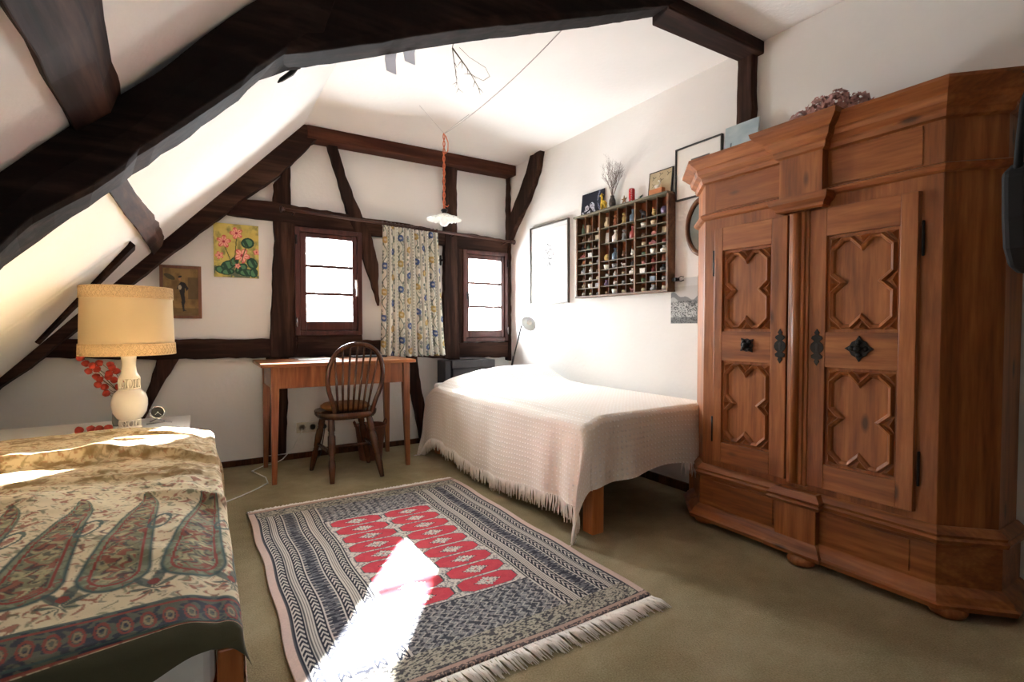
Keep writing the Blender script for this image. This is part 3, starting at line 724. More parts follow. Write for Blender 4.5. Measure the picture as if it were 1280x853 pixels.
# ================================================================ WHITE BED
bed = thing('bed', (2.08, 2.88, 0), 'single bed with square pine legs under a white dotted spread along the right wall', 'bed')
for (x, y) in ((1.645, 1.895), (2.45, 1.895), (1.645, 3.78), (2.45, 3.78)): MB().box(x, x+.075, y, y+.075, 0, .46).build('leg', ORANGEW, bed, bevel=.004)
for x in (1.66, 2.48): MB().box(x, x+.03, 1.97, 3.78, .28, .43).build('side_rail', ORANGEW, bed, bevel=.004)
for y in (1.905, 3.80): MB().box(1.72, 2.45, y, y+.03, .28, .43).build('end_rail', ORANGEW, bed, bevel=.004)
MB().box(1.70, 2.48, 1.94, 3.80, .40, .42).build('slat_base', ORANGEW, bed)
tag(MB().box(1.64, 2.535, 1.89, 3.86, .43, .575).build('mattress', WHITE, None, bevel=.03, segs=4), 'mattress hidden under the white dotted spread', 'mattress')
def bedcloth(name, x_edge, y_foot, wid, length, hang_s, hang_f, hang_h, top, sx, R=.04, flare=.35, fold=.010, head=True, hemvar=None, hemshift=.0):
    """x_edge: side edge, sx=-1 cloth hangs to the left, +1 to the right. returns fn(u,v)"""
    ps, pe = -hang_s, wid; qs, qe = -hang_f, length+(hang_h if head else 0)
    def fn(u, v):
        p = ps+(pe-ps)*u; q = qs+(qe-qs)*v
        if hemvar is not None:
            k = hemvar(p, q); p = np.where(p < 0, p*k, p); q = np.where(q < 0, q*k, q)
        op = -np.minimum(p, 0); oq = np.where(q < 0, -q, np.where(q > length, -(q-length), 0.))
        r_ = np.hypot(op, oq)+1e-9; dx, dy = op/r_, oq/r_
        arc = R*PI/2
        hor = np.where(r_ < arc, R*np.sin(r_/R), R); drop = np.where(r_ < arc, R*(1-np.cos(r_/R)), R+r_-arc)
        dd = np.maximum(drop-R, 0)
        along = np.where(op > 0, q, p)
        fo = fold*np.sin(along*21+2*np.sin(along*5))*np.minimum(dd*4, 1)*(1+.5*np.sin(along*9))
        cor = 4*(dx*np.abs(dy))**2
        hor = hor+fo+cor*flare*dd+.04*dd
        pc, qc = np.maximum(p, 0), np.clip(q, 0, length)
        z = top(pc, qc)-drop
        hy = np.where((op > 0)&(np.abs(oq) > 0), np.minimum(hor, R+.01), hor)
        X_ = x_edge+sx*(hor*dx+hemshift*cor*dd)-sx*pc; Y_ = y_foot+qc-hy*dy
        return X_, Y_, z
    return fn, (ps, pe, qs, qe)
def wtop(p, q):
    hd = np.exp(-((q-1.66)/.27)**2)*np.sin(np.clip(p/.62, 0, 1)*PI/2)**.9
    return .598+.115*hd-.09*np.clip((q-1.72)/.21, 0, 1)**2*(1-.5*np.clip(p/.5,0,1))+.006*(fbm(p*7, q*7, 3)-.5)-.03*np.exp(-(p/.05)**2)
def hemw(p, q): return 1-.06*np.sin(q*4+1)*(p < 0)+.05*np.sin(p*9)*(q < 0)
fnw, dom = bedcloth('w', 1.60, 1.895, .90, 1.92, .45, .34, .42, wtop, -1, R=.04, flare=.16, hemvar=hemw)
SPREAD = Mat('white_dotted_spread'); SPREAD.set(Roughness=.9)
uv = SPREAD.n('ShaderNodeTexCoord'); mp = SPREAD.n('ShaderNodeMapping')
mp.inputs['Scale'].default_value = ((dom[1]-dom[0])/.026, (dom[3]-dom[2])/.026, 1); SPREAD.l(uv.outputs['UV'], mp.inputs[0])
vo = SPREAD.n('ShaderNodeTexVoronoi', i_Scale=1.0, i_Randomness=.12); SPREAD.l(mp.outputs[0], vo.inputs[0])
dot = SPREAD.ramp(vo.outputs['Distance'], [(.14, (1, 1, 1, 1)), (.26, (0, 0, 0, 1))])
mx = SPREAD.n('ShaderNodeMix', data_type='RGBA'); SPREAD.l(dot, mx.inputs[0]); mx.inputs[6].default_value = L(238, 231, 221); mx.inputs[7].default_value = L(254, 252, 249)
SPREAD.l(mx.outputs[2], SPREAD.b.inputs['Base Color']); SPREAD.bump(dot, .45, .008)
spread = grid('bedspread', fnw, 150, 260, SPREAD.m, None, None)
tag(spread, 'white tufted bedspread with dotted rows and fringe hanging over the bed by the right wall', 'bedspread')
FR = plain('fringe_cotton', (246, 240, 234), .95, .04, 30)
def fringe(name, path_fn, n, ln, parent, mat, seed=1, zmin=.003, w_=.006, lay=None):
    r_ = random.Random(seed); m = MB()
    for i in range(n):
        p = path_fn((i+r_.random()*.6)/n); l_ = ln*r_.uniform(.75, 1.15); dx, dy = r_.uniform(-.012, .012), r_.uniform(-.012, .012)
        if lay is None:
            e = Vector((p[0]+dx, p[1]+dy, max(zmin, p[2]-l_))); mid = Vector(p).lerp(e, .5)+Vector((dx*.3, -dy*.3, 0))
        else:
            e = Vector((p[0]+lay[0]*l_+dx, p[1]+lay[1]*l_, zmin+.002)); mid = Vector(p).lerp(e, .5)+Vector((dx*.5, 0, .008*r_.random()))
        m.tube([p, mid, e], [w_*.35, w_*.5, w_*.25], 4)
    return m.build(name, mat, parent)
def edge(fn, along, fixed):
    def f(t_):
        u, v = (np.array([[fixed]]), np.array([[t_]])) if along == 'v' else (np.array([[t_]]), np.array([[fixed]]))
        x, y, z = fn(u, v); return (float(x[0, 0]), float(y[0, 0]), float(z[0, 0]))
    return f
fringe('fringe', edge(fnw, 'v', 0.0), 420, .085, spread, FR, 2, w_=.009)
ef = edge(fnw, 'u', 0.0)
fringe('fringe', lambda t_: ef(.80+.2*t_), 40, .07, spread, FR, 3)

# dark chest behind the bed head
CH = plain('charcoal_wood', (52, 50, 54), .55, .15, 20)
ct = thing('wooden_chest', (2.08, 4.1, 0), 'dark charcoal wooden chest standing behind the head of the white bed', 'chest')
MB().box(1.90, 2.30, 4.03, 4.20, 0, .665).build('chest_body', CH, ct, bevel=.004)
MB().box(1.885, 2.315, 4.015, 4.205, .667, .735).build('lid', CH, ct, bevel=.004)
MB().box(1.825, 1.88, 4.03, 4.20, 0, .735).build('side_post', CH, ct, bevel=.004)
# reading lamp
rl = thing('reading_lamp', (2.5, 4.05, .0), 'slender silver reading lamp with a round head leaning at the bed head', 'lamp')
MB().lathe([(.09, 0), (.09, .012), (.02, .02), (.008, .03)], (2.48, 4.06, 0), 24).build('base', CHROME, rl)
MB().tube([(2.48, 4.06, .02), (2.49, 4.03, .60), (2.495, 3.96, .80), (2.50, 3.86, 1.04)], .006, 8).build('pole', DARKMETAL, rl)
MB().tube([(2.49, 4.01, .66), (2.493, 3.98, .76)], .010, 8).build('joint', BLACK, rl)
GREYG = plain('pale_grey_enamel', (214, 220, 224), .3, .03)
c = Vector((2.505, 3.74, 1.065)); nrm = Vector((-.75, -.35, -.45)).normalized(); t1 = nrm.orthogonal().normalized(); t2 = nrm.cross(t1)
rings = []
for R_, d in ((.012, -.055), (.03, -.045), (.058, -.02), (.070, .006), (.074, .014), (.066, .012), (.05, -.01), (.015, -.025)):
    rings.append([c+nrm*d+(t1*math.cos(2*PI*k/24)+t2*math.sin(2*PI*k/24))*R_ for k in range(24)])
MB().rings(rings).build('lamp_head', GREYG, rl)
MB().tube([(2.50, 3.86, 1.04), (2.503, 3.82, 1.06), c-nrm*.045], .008, 8).build('neck', DARKMETAL, rl)
MB().ball(tuple(c-nrm*.005), .022, 12, 8).build('bulb', WHITE, rl)

# ================================================================ LEFT BED
bl = thing('bed', (-.47, 2.05, 0), 'left bed with orange pine legs under the paisley throw in the foreground', 'bed')
for (x, y) in ((.026, 1.125), (-.98, 1.125), (.012, 2.92), (-.98, 2.92)): MB().box(x, x+.045, y, y+.05, 0, .40).build('leg', ORANGEW, bl, bevel=.004)
for x in (.0, -.97): MB().box(x, x+.028, 1.185, 2.92, .18, .30).build('side_rail', ORANGEW, bl, bevel=.004)
for y in (1.13, 2.94): MB().box(-.92, -.03, y, y+.028, .18, .30).build('end_rail', ORANGEW, bl, bevel=.004)
tag(MB().box(-.99, .024, 1.135, 2.99, .30, .455).build('mattress', WHITE, None, bevel=.035, segs=4), 'white sheeted mattress showing below the hem of the paisley throw', 'mattress')
def ltop(p, q):
    # puffed duvet with long soft wrinkles running across the bed
    ridg = 0
    rs = random.Random(5)
    for k in range(16):
        q0 = .62+.085*k+rs.uniform(-.02, .02); a = rs.uniform(.014, .036); wd = rs.uniform(.014, .034); sl_ = rs.uniform(-.14, .22)
        a *= 1 if q0 < 1.45 else .35
        qq = q0+sl_*p+.04*np.sin(p*rs.uniform(4, 8)+k)
        ridg = ridg+a*np.exp(-((q-qq)/wd)**2)*np.clip(2.4*fbm(p*3.5+k*3, q*1.5+k, k)-.6, 0, 1.3)
    b = .492+.040*np.clip(q/.5, 0, 1)+.025*np.sin(np.clip(p, 0, 1)*PI)*np.clip(q/.4, 0, 1)
    return b+ridg+.030*(fbm(p*5, q*6, 9)-.5)*np.clip(q*4, .2, 1)-.02*np.exp(-(p/.04)**2)-.03*np.clip((q-1.8)/.1, 0, 1)**2
def heml(p, q): return np.where(q < 0, .30+.70*np.clip((p-.02)/.30, 0, 1), 1.)
fnl0, doml = bedcloth('l', .035, 1.105, 1.03, 1.90, .34, .20, .10, ltop, 1, R=.035, flare=.40, fold=.006, hemvar=heml)
wu = lambda u: u**1.12
wv = lambda v: v**1.35
fnl = lambda u, v: fnl0(wu(u), wv(v))
def throwcol(u, v):
    P_ = doml[0]+(doml[1]-doml[0])*wu(u); Q_ = doml[2]+(doml[3]-doml[2])*wv(v)
    cream_, gold = lin(216, 202, 168), lin(170, 138, 86)
    red, green, teal, navy, olive = lin(138, 62, 52), lin(108, 112, 88), lin(62, 84, 82), lin(46, 50, 58), lin(78, 76, 56)
    C_ = np.ones(P_.shape+(3,))*cream_
    C_ = blend(C_, lin(226, 214, 184), (fbm(P_*9, Q_*9, 1)-.3)*1.2)
    Pw, Qw = P_+.007*np.sin(Q_*150+3*np.sin(P_*60)), Q_+.007*np.sin(P_*130+2*np.sin(Q_*70))
    sm = lambda n_, t_, k=10: np.clip((n_-t_)*k, 0, 1)
    n1 = noise(Pw*105, Qw*85, 5); n2 = noise(Pw*90+4, Qw*95, 8); n3 = noise(Pw*120, Qw*110, 12)
    C_ = blend(C_, red, sm(n1, .70)*.8); C_ = blend(C_, green, sm(n2, .72)*.75); C_ = blend(C_, teal, sm(n3, .80)*.6)
    def drop(q0, ln, rr_, pc, lean):
        t_ = (Q_-q0)/ln; tt = np.clip(t_, 0, 1)
        cx_ = pc-lean*tt**1.6+.028*np.clip((tt-.75)/.25, 0, 1)**2
        w_ = rr_*(1-tt)**.62+1e-5
        d1 = np.abs(P_-cx_)/w_; d0 = np.hypot((P_-pc)/rr_, (Q_-q0)/(rr_*1.15))
        return np.where(t_ > 0, np.where(t_ < 1, np.hypot(d1, 0), 9.), d0)
    for k in range(-2, 8):
        pc = .045+.142*k; d = drop(.225, .47, .066, pc, .05); tp = np.clip((Q_-.215)/.46, 0, 1)
        C_ = blend(C_, teal, np.clip((1.02-d)*12, 0, 1)); C_ = blend(C_, lin(132, 138, 112), np.clip((.90-d)*12, 0, 1))
        C_ = blend(C_, green*.75, (d < .88)*sm(n2, .5)*.6); C_ = blend(C_, red*.9, (d < .88)*sm(n1, .74)*.7)
        C_ = blend(C_, red, (np.abs(d-.64) < .045)*1.0)
        C_ = blend(C_, lin(170, 160, 122), np.clip((.56-d)*10, 0, 1)); ins = d < .56
        C_ = blend(C_, green, ins*sm(n2, .45)*.7); C_ = blend(C_, red, ins*sm(n1, .55)*.8); C_ = blend(C_, navy, ins*sm(n3, .62)*.7)
    for k in range(-2, 9):
        e = ell(P_, Q_, .116+.142*k, .155, .04, .045); an = np.arctan2(Q_-.13, P_-(.116+.142*k))
        C_ = blend(C_, teal*.85, np.clip((.75+.4*np.sin(an*8)-e)*6, 0, 1)*.85); C_ = blend(C_, red, (e < .25)*1.0)
        e = ell(P_, Q_, .12+.142*k, .46, .018, .045, .3); C_ = blend(C_, teal, (np.abs(e-1) < .16)*.9); C_ = blend(C_, red, (e < .5)*.7)
    band = (Q_ > -.03) & (Q_ < .075)
    C_ = np.where(band[..., None], navy*1.25, C_)
    C_ = blend(C_, green, band*sm(n2, .45)*.6)
    ph = (P_*30) % 1; qq = (Q_-.022)/.038
    rr_ = np.hypot((ph-.5)*1.5-.25*qq, qq*.75); C_ = blend(C_, red, band*(np.abs(rr_-.46) < .09)*.85); C_ = blend(C_, lin(160, 140, 104), band*(np.abs(rr_-.24) < .07)*.7)
    for qv in (-.032, .076, .064, -.020): C_ = blend(C_, red if qv in (-.032, .064) else teal, (np.abs(Q_-qv) < .0032)*.9)
    C_ = np.where((Q_ < -.036)[..., None], olive, C_)
    up = np.clip((Q_-.80)/.1, 0, 1)
    C_ = blend(C_, gold, up*.45)
    for q0 in (.95, 1.20, 1.45, 1.72):
        b_ = np.clip(1-np.abs(Q_-q0)/.09, 0, 1)*2; C_ = blend(C_, gold*.55, up*np.clip(b_, 0, 1)*sm(fbm(P_*30, Q_*45, 31), .42, 6)*.9)
    return C_
PAISLEY = attr_mat('paisley_cotton', .85, 500, .15, 0)
thr = grid('bed_throw', fnl, 520, 780, PAISLEY, throwcol)
tag(thr, 'cream throw with green and red paisley drops and dark border on the left bed', 'bedspread')

# cabinet, lamp, clock, red lantern branch
cab = thing('bedside_cabinet', (-.6, 3.38, 0), 'low white cabinet behind the head of the left bed carrying the table lamp', 'cabinet')
MB().box(-1.10, -.045, 3.10, 3.60, .0, .475).build('cabinet_body', WHITE, cab, bevel=.004)
MB().box(-1.12, -.035, 3.085, 3.61, .476, .50).build('cabinet_top', WHITE, cab, bevel=.003)
for k in (0, 1): MB().box(-1.08+k*.515, -.58+k*.515, 3.092, 3.10, .03, .46).build('cabinet_door', WHITE, cab, bevel=.002)
lx, ly, lz = -.30, 3.30, .501
lamp = thing('table_lamp', (lx, ly, lz), 'white ceramic table lamp with openwork rings and a wide cream fabric shade', 'lamp')
def openring(z0, z1, R_, n=9):
    m = MB()
    for k in range(n):
        a = 2*PI*k/n; c_ = Vector((lx+R_*math.cos(a), ly+R_*math.sin(a), lz+(z0+z1)/2)); tx = Vector((-math.sin(a), math.cos(a), 0)); ring = []
        pts = [c_+tx*math.cos(t_)*(2*PI*R_/n*.36)+Vector((0, 0, 1))*math.sin(t_)*(z1-z0)/2 for t_ in [2*PI*j/14 for j in range(15)]]
        m.tube(pts, .0038, 6, caps=False)
    for z in (z0, z1): m.torus((lx, ly, lz+z), R_, .004, 'Z', 28, 6)
    return m
openring(.012, .045, .044).build('openwork_foot', CERAMIC, lamp)
MB().lathe([(.052, 0), (.054, .006), (.048, .012), (.03, .014)], (lx, ly, lz), 32).build('base', CERAMIC, lamp)
MB().lathe([(.040, .045), (.055, .055), (.072, .085), (.078, .12), (.078, .15), (.070, .18), (.052, .200), (.046, .206)], (lx, ly, lz), 36).build('lamp_body', CERAMIC, lamp)
openring(.210, .262, .044).build('openwork_collar', CERAMIC, lamp)
MB().lathe([(.046, .262), (.046, .270), (.034, .290), (.030, .33), (.033, .37), (.040, .405), (.038, .41), (.02, .41)], (lx, ly, lz), 32).build('lamp_neck', CERAMIC, lamp)
MB().tube([(lx, ly, lz+.20), (lx, ly, lz+.27)], .018, 12).build('stem', CERAMIC, lamp)
MB().tube([(lx, ly, lz+.40), (lx, ly, lz+.50)], .010, 10).build('socket', DARKMETAL, lamp)
MB().ball((lx, ly, lz+.54), .03, 12, 8, (1, 1, 1.3)).build('bulb', WHITE, lamp)
def shade_mat():
    M = Mat('shade_linen'); M.set(Roughness=.9); c_ = L(224, 204, 164)
    wv = M.n('ShaderNodeTexWave', i_Scale=160.0, i_Distortion=1.0); M.l(M.coords(), wv.inputs[0])
    M.l(M.ramp(wv.outputs[0], [(.2, L(214, 192, 150)), (.8, c_)]), M.b.inputs['Base Color']); M.bump(wv.outputs[0], .2, .002)
    tr = M.n('ShaderNodeBsdfTranslucent'); tr.inputs[0].default_value = L(240, 222, 188); mx = M.n('ShaderNodeMixShader', i_0=.35)
    M.l(M.b.outputs[0], mx.inputs[1]); M.l(tr.outputs[0], mx.inputs[2]); M.l(mx.outputs[0], M.out.inputs[0]); return M.m
SHM = shade_mat()
TRIM = plain('woven_trim', (206, 178, 134), .9, .2, 200)
z0, z1, R0, R1 = .385, .735, .203, .193
sh = MB().rings([[(lx+(R0+(R1-R0)*t_)*math.cos(2*PI*k/64), ly+(R0+(R1-R0)*t_)*math.sin(2*PI*k/64), lz+z0+(z1-z0)*t_) for k in range(64)] for t_ in (0, .25, .5, .75, 1)], caps=False).build('lamp_shade', SHM, lamp)
sh.modifiers.new('t', 'SOLIDIFY').thickness = .002
for za, zb in ((z0, z0+.062), (z1-.062, z1)):
    m = MB(); n_ = 120
    Rf = lambda z: R0+(R1-R0)*(z-z0)/(z1-z0)+.0015
    m.rings([[(lx+(Rf(z))*math.cos(2*PI*k/64), ly+Rf(z)*math.sin(2*PI*k/64), lz+z) for k in range(64)] for z in (za+.001, zb-.001)], caps=False)
    for s_ in (-1, 1):
        for k in range(54):
            a = 2*PI*k/54; pts = []
            for j in range(4):
                z = za+.006+(zb-za-.012)*j/3; aa = a+s_*j*.055; pts.append((lx+(Rf(z)+.0016)*math.cos(aa), ly+(Rf(z)+.0016)*math.sin(aa), lz+z))
            m.tube(pts, .0015, 4)
    for z in (za+.003, zb-.003): m.torus((lx, ly, lz+z), Rf(z)+.001, .0025, 'Z', 64, 6)
    m.build('shade_trim', TRIM, sh)
# clock
ck = thing('desk_clock', (-.19, 3.42, .501), 'small round chrome clock on the white cabinet right of the lamp', 'clock')
cc = Vector((-.19, 3.43, .556)); nr = Vector((.25, -1, .12)).normalized(); t1 = nr.orthogonal().normalized(); t2 = nr.cross(t1)
rg = lambda R_, d: [cc+nr*d+(t1*math.cos(2*PI*k/28)+t2*math.sin(2*PI*k/28))*R_ for k in range(28)]
MB().rings([rg(.026, -.03), rg(.036, -.02), rg(.038, .008), (rg(.036, .014)), rg(.030, .010)]).build('clock_case', CHROME, ck)
MB().rings([rg(.0295, .009), rg(.0295, .0115)]).build('clock_face', BLACK, ck)
m = MB(); m.tube([cc+nr*.013, cc+nr*.013+t1*.018], .001, 4); m.tube([cc+nr*.013, cc+nr*.013+t2*.024], .0008, 4); m.ball(tuple(cc+nr*.013), .004, 8, 6)
m.build('clock_hands', WHITE, ck)
MB().tube([(-.225, 3.43, .505), (-.19, 3.435, .519), (-.155, 3.43, .505)], .004, 6).build('clock_stand', CHROME, ck)
MB().tube([(-.235, 3.36, .505), (-.19, 3.36, .507), (-.15, 3.355, .512), (-.12, 3.36, .505)], .003, 6).build('clock_arm', CHROME, ck)
# physalis
RED = plain('lantern_red', (172, 52, 32), .6, .25, 60)
ph = thing('lantern_branch', (-.37, 3.38, .501), 'branch of dried red lantern pods in a slim glass vase behind the lamp', 'dried flowers')
MB().lathe([(.030, 0), (.034, .02), (.030, .14), (.020, .17), (.024, .185), (.021, .185), (.016, .165)], (-.355, 3.42, .501), 20).build('vase', plain('grey_glass', (120, 126, 122), .1, .05, 20, **{}), ph)
st = plain('twig', (122, 106, 84), .8)
pods = [(-.503, 3.36, .885), (-.485, 3.37, .855), (-.455, 3.35, .845), (-.475, 3.38, .815), (-.44, 3.36, .825), (-.43, 3.37, .855), (-.385, 3.37, .845), (-.375, 3.36, .828), (-.36, 3.38, .81), (-.39, 3.36, .80), (-.395, 3.38, .782), (-.43, 3.37, .77), (-.445, 3.38, .785), (-.435, 3.36, .745), (-.41, 3.37, .73), (-.37, 3.37, .765), (-.345, 3.38, .76), (-.405, 3.38, .695), (-.35, 3.36, .73)]
def pod(m, c_, R_):
    r_ = random.Random(int(c_[0]*1e4)); rot = Matrix.Rotation(r_.uniform(0, 6), 3, 'Z')@Matrix.Rotation(r_.uniform(-.8, .8), 3, 'X')
    rings = []
    for i in range(8):
        t_ = PI*i/7; rr_ = max(math.sin(t_), .03)**.8*R_
        ring = []
        for k in range(15):
            q = rot@Vector((rr_*math.cos(2*PI*k/15)*(1+.12*math.cos(5*2*PI*k/15)), rr_*math.sin(2*PI*k/15)*(1+.12*math.cos(5*2*PI*k/15)), -math.cos(t_)*R_*(1.15 if t_ < 1.5 else .95)))
            ring.append((c_[0]+q.x, c_[1]+q.y, c_[2]+q.z))
        rings.append(ring)
    m.rings(rings)
for p in pods:
    m = MB(); pod(m, (p[0], p[1], p[2]-.012), .0165); m.build('lantern_pod', RED, ph)
m = MB()
for tgt in (pods[0], pods[6], pods[17], pods[11], pods[15]):
    b0 = Vector((-.355, 3.42, .55)); e = Vector(tgt); m.tube([b0, b0+Vector((0, 0, .13)), b0.lerp(e, .6)+Vector((.02, 0, .03)), e], [.003, .003, .002, .0012], 5)
for p in pods: q = Vector(p); m.tube([q, q+Vector((.02, .01, -.03)), q+Vector((.045, .03, -.055))], .0011, 4)
m.build('twig', st, ph)
for i, p in enumerate([(-.50, 3.26, .522), (-.455, 3.27, .521), (-.42, 3.25, .522), (-.385, 3.25, .522)]):
    m = MB(); pod(m, (p[0], p[1], p[2]-.003), .0175)
    tag(m.build('lantern_pod', RED), 'red lantern pod lying on the cabinet left of the lamp, %s' % ['farthest left of four', 'second of four from left', 'third of four from left', 'nearest to the lamp base'][i], 'seed pod', 'fallen lantern pods on the cabinet')

# ================================================================ RUG
RX0, RX1, RY0, RY1 = .228, 1.452, 1.335, 3.088
def rugf(u, v):
    x = RX0+(RX1-RX0)*u+.006*np.sin(v*9)*(u-.5)+.004*np.sin(v*23); y = RY0+(RY1-RY0)*v+.006*np.sin(u*7)
    return x, y, .010+.0035*fbm(u*5, v*7, 2)
def rugcol(u, v):
    W_, H_ = RX1-RX0, RY1-RY0; x = u*W_; y = v*H_
    dark, mid, light = lin(54, 58, 70), lin(116, 120, 128), lin(218, 215, 208)
    red, pink, buff = lin(206, 78, 92), lin(212, 192, 184), lin(172, 168, 150)
    nz = noise(x*330, y*330, 4)
    C_ = np.ones(x.shape+(3,))*light
    dx = np.minimum(x, W_-x); dy0, dy1 = y, H_-y; dyn = np.minimum(dy0, dy1)
    # mottled ground
    C_ = blend(C_, mid, (noise(x*170, y*170, 6) > .62)*.8)
    # end borders (bands across the width)
    for a, b, c_, s_ in ((.03, .13, buff, .55), (.13, .36, mid, .5)):
        bnd = (dyn > a) & (dyn < b); C_ = blend(C_, c_, bnd*.75)
        C_ = blend(C_, dark, bnd*(noise(x*120, y*(260 if a < .1 else 150), 9) > s_)*.85)
    zz = (dyn > .13) & (dyn < .36)
    C_ = blend(C_, light, zz*(np.abs(((x*26+np.abs(((y*30) % 1)-.5)*1.2) % 1)-.5) < .10)*.6)
    # side borders (stripes along the length)
    side = (dx < .325) & (dyn > .125)
    sx = dx
    C_ = np.where((side)[..., None], light*.92, C_)
    def chev(C_, c0, wd):
        m_ = side & (np.abs(sx-c0) < wd); k = (y*34+np.abs(sx-c0)/wd*.9) % 1
        C_ = blend(C_, dark, m_*(k < .55)); return blend(C_, dark, side*(np.abs(np.abs(sx-c0)-wd-.003) < .0028))
    for c0, wd in ((.055, .013), (.122, .013), (.228, .013), (.298, .012)): C_ = chev(C_, c0, wd)
    for c0 in (.080, .089, .098, .256, .265, .274): C_ = blend(C_, dark, side*(np.abs(sx-c0) < .0020)*.85)
    m_ = side & (sx > .146) & (sx < .204); C_ = blend(C_, lin(84, 90, 104), m_*.85)
    C_ = blend(C_, dark, m_*(noise(x*60, y*210, 13) > .45)*.9); C_ = blend(C_, light, m_*(((y*40) % 1) < .22)*(np.abs(sx-.175) > .016)*.7)
    # field medallions: two columns
    fld = (dx > .325) & (dyn > .36)
    fx0, fx1 = .335, W_-.335; cw = (fx1-fx0)/2; fy0, fy1 = .37, H_-.37; n_ = 9; chh = (fy1-fy0)/n_
    cx_ = (x-fx0)/cw; ix = np.floor(cx_); a = (cx_-ix-.5)*2; cy_ = (y-fy0)/chh; iy = np.floor(cy_); b = (cy_-iy-.5)*2
    infld = fld & (ix >= 0) & (ix < 2) & (iy >= 0) & (iy < n_)
    oct_ = np.maximum(np.maximum(np.abs(a)/.93, np.abs(b)/.92), (np.abs(a)*.9+np.abs(b)*.62)/1.12)
    C_ = blend(C_, dark, infld*(oct_ < 1.0)*.8); C_ = blend(C_, red, infld*(oct_ < .95))
    C_ = blend(C_, lin(216, 92, 102), infld*(oct_ < .95)*(noise(x*40, y*40, 17) > .5)*.5)
    core = np.abs(a)/.42+np.abs(b)/.62
    jag = core+.12*np.sin(np.arctan2(b, a*1.4)*14)
    C_ = blend(C_, dark, infld*(jag < 1.02)); C_ = blend(C_, light, infld*(jag < .93))
    C_ = blend(C_, mid, infld*(jag < .93)*(noise(x*200, y*200, 23) > .62)*.8); C_ = blend(C_, red, infld*(core < .14))
    # field outline
    C_ = blend(C_, dark, ((np.abs(dx-.325) < .003) & (dyn > .36)) | ((np.abs(dyn-.36) < .003) & (dx > .32)))
    # selvedge and end strips
    C_ = np.where((dx < .030)[..., None], pink, C_); C_ = blend(C_, dark, (np.abs(dx-.032) < .003)*.9)
    C_ = np.where((dyn < .030)[..., None], lin(186, 160, 148), C_); C_ = blend(C_, dark, ((dy0 < .016) | (np.abs(dyn-.033) < .0035))*(noise(x*200, y*200, 3) > .35)*.8)
    C_ = C_*(1+.16*(nz-.5))[..., None]
    return C_
RUGM = attr_mat('woven_wool', .95, 420, .5, 0, .05)
rug = grid('rug', rugf, 440, 620, RUGM, rugcol, None, thick=.008)
tag(rug, 'grey patterned oriental rug with two columns of red medallions and white fringes on the carpet', 'rug')
fringe('fringe', lambda t_: (RX0+(RX1-RX0)*t_, RY0-.003, .012), 300, .080, rug, FR, 6, lay=(.18, -1), w_=.007)
fringe('fringe', lambda t_: (RX0+(RX1-RX0)*t_, RY1+.002, .012), 460, .042, rug, FR, 7, lay=(-.3, 1), w_=.009)

# ================================================================ CURTAIN
rod = thing('curtain_rod', (1.55, 4.12, 1.87), 'long thin dark wooden curtain rod with turned ends above the windows', 'curtain rod')
rz = lambda x: 1.904-(x-.573)*.034
RODW = wood('rod_wood', (40, 22, 18), (66, 38, 30), (92, 58, 46), 'X', rough=.3, knots=False)
MB().tube([(.573, 4.115, rz(.573)), (1.5, 4.115, rz(1.5)), (2.555, 4.115, rz(2.555))], .0115, 12).build('rod', RODW, rod)
for x, s_ in ((.573, -1), (2.555, 1)):
    MB().lathe([(.012, 0), (.018, .004), (.012, .009), (.018, .016), (.024, .024), (.024, .03), (.012, .036)], (x, 4.115, rz(x)), 16, 'X' if s_ > 0 else '-X').build('finial', RODW, rod)
for x in (.64, 1.965, 2.5): MB().tube([(x, 4.115, rz(x)-.012), (x, 4.18, rz(x)-.012), (x, 4.20, rz(x)-.012)], .008, 8).build('bracket', RODW, rod)
def cur(u, v):
    xt = 1.30+.487*u; xb = 1.272+.585*u; x = xb+(xt-xb)*v**.8
    ph = u*2*PI*11+.9*np.sin(u*9); amp = .021+.008*np.sin(u*23)
    amp = amp*(1-.45*np.clip((v-.9)/.1, 0, 1))
    y = 4.095+amp*np.sin(ph)+.006*np.sin(v*5+u*14)
    zt = 1.904-(x-.573)*.034-.016
    return x+.006*np.sin(ph*1.0+1.2)*(1-v*.5), y, .785+(zt-.785)*v+.004*np.sin(ph)
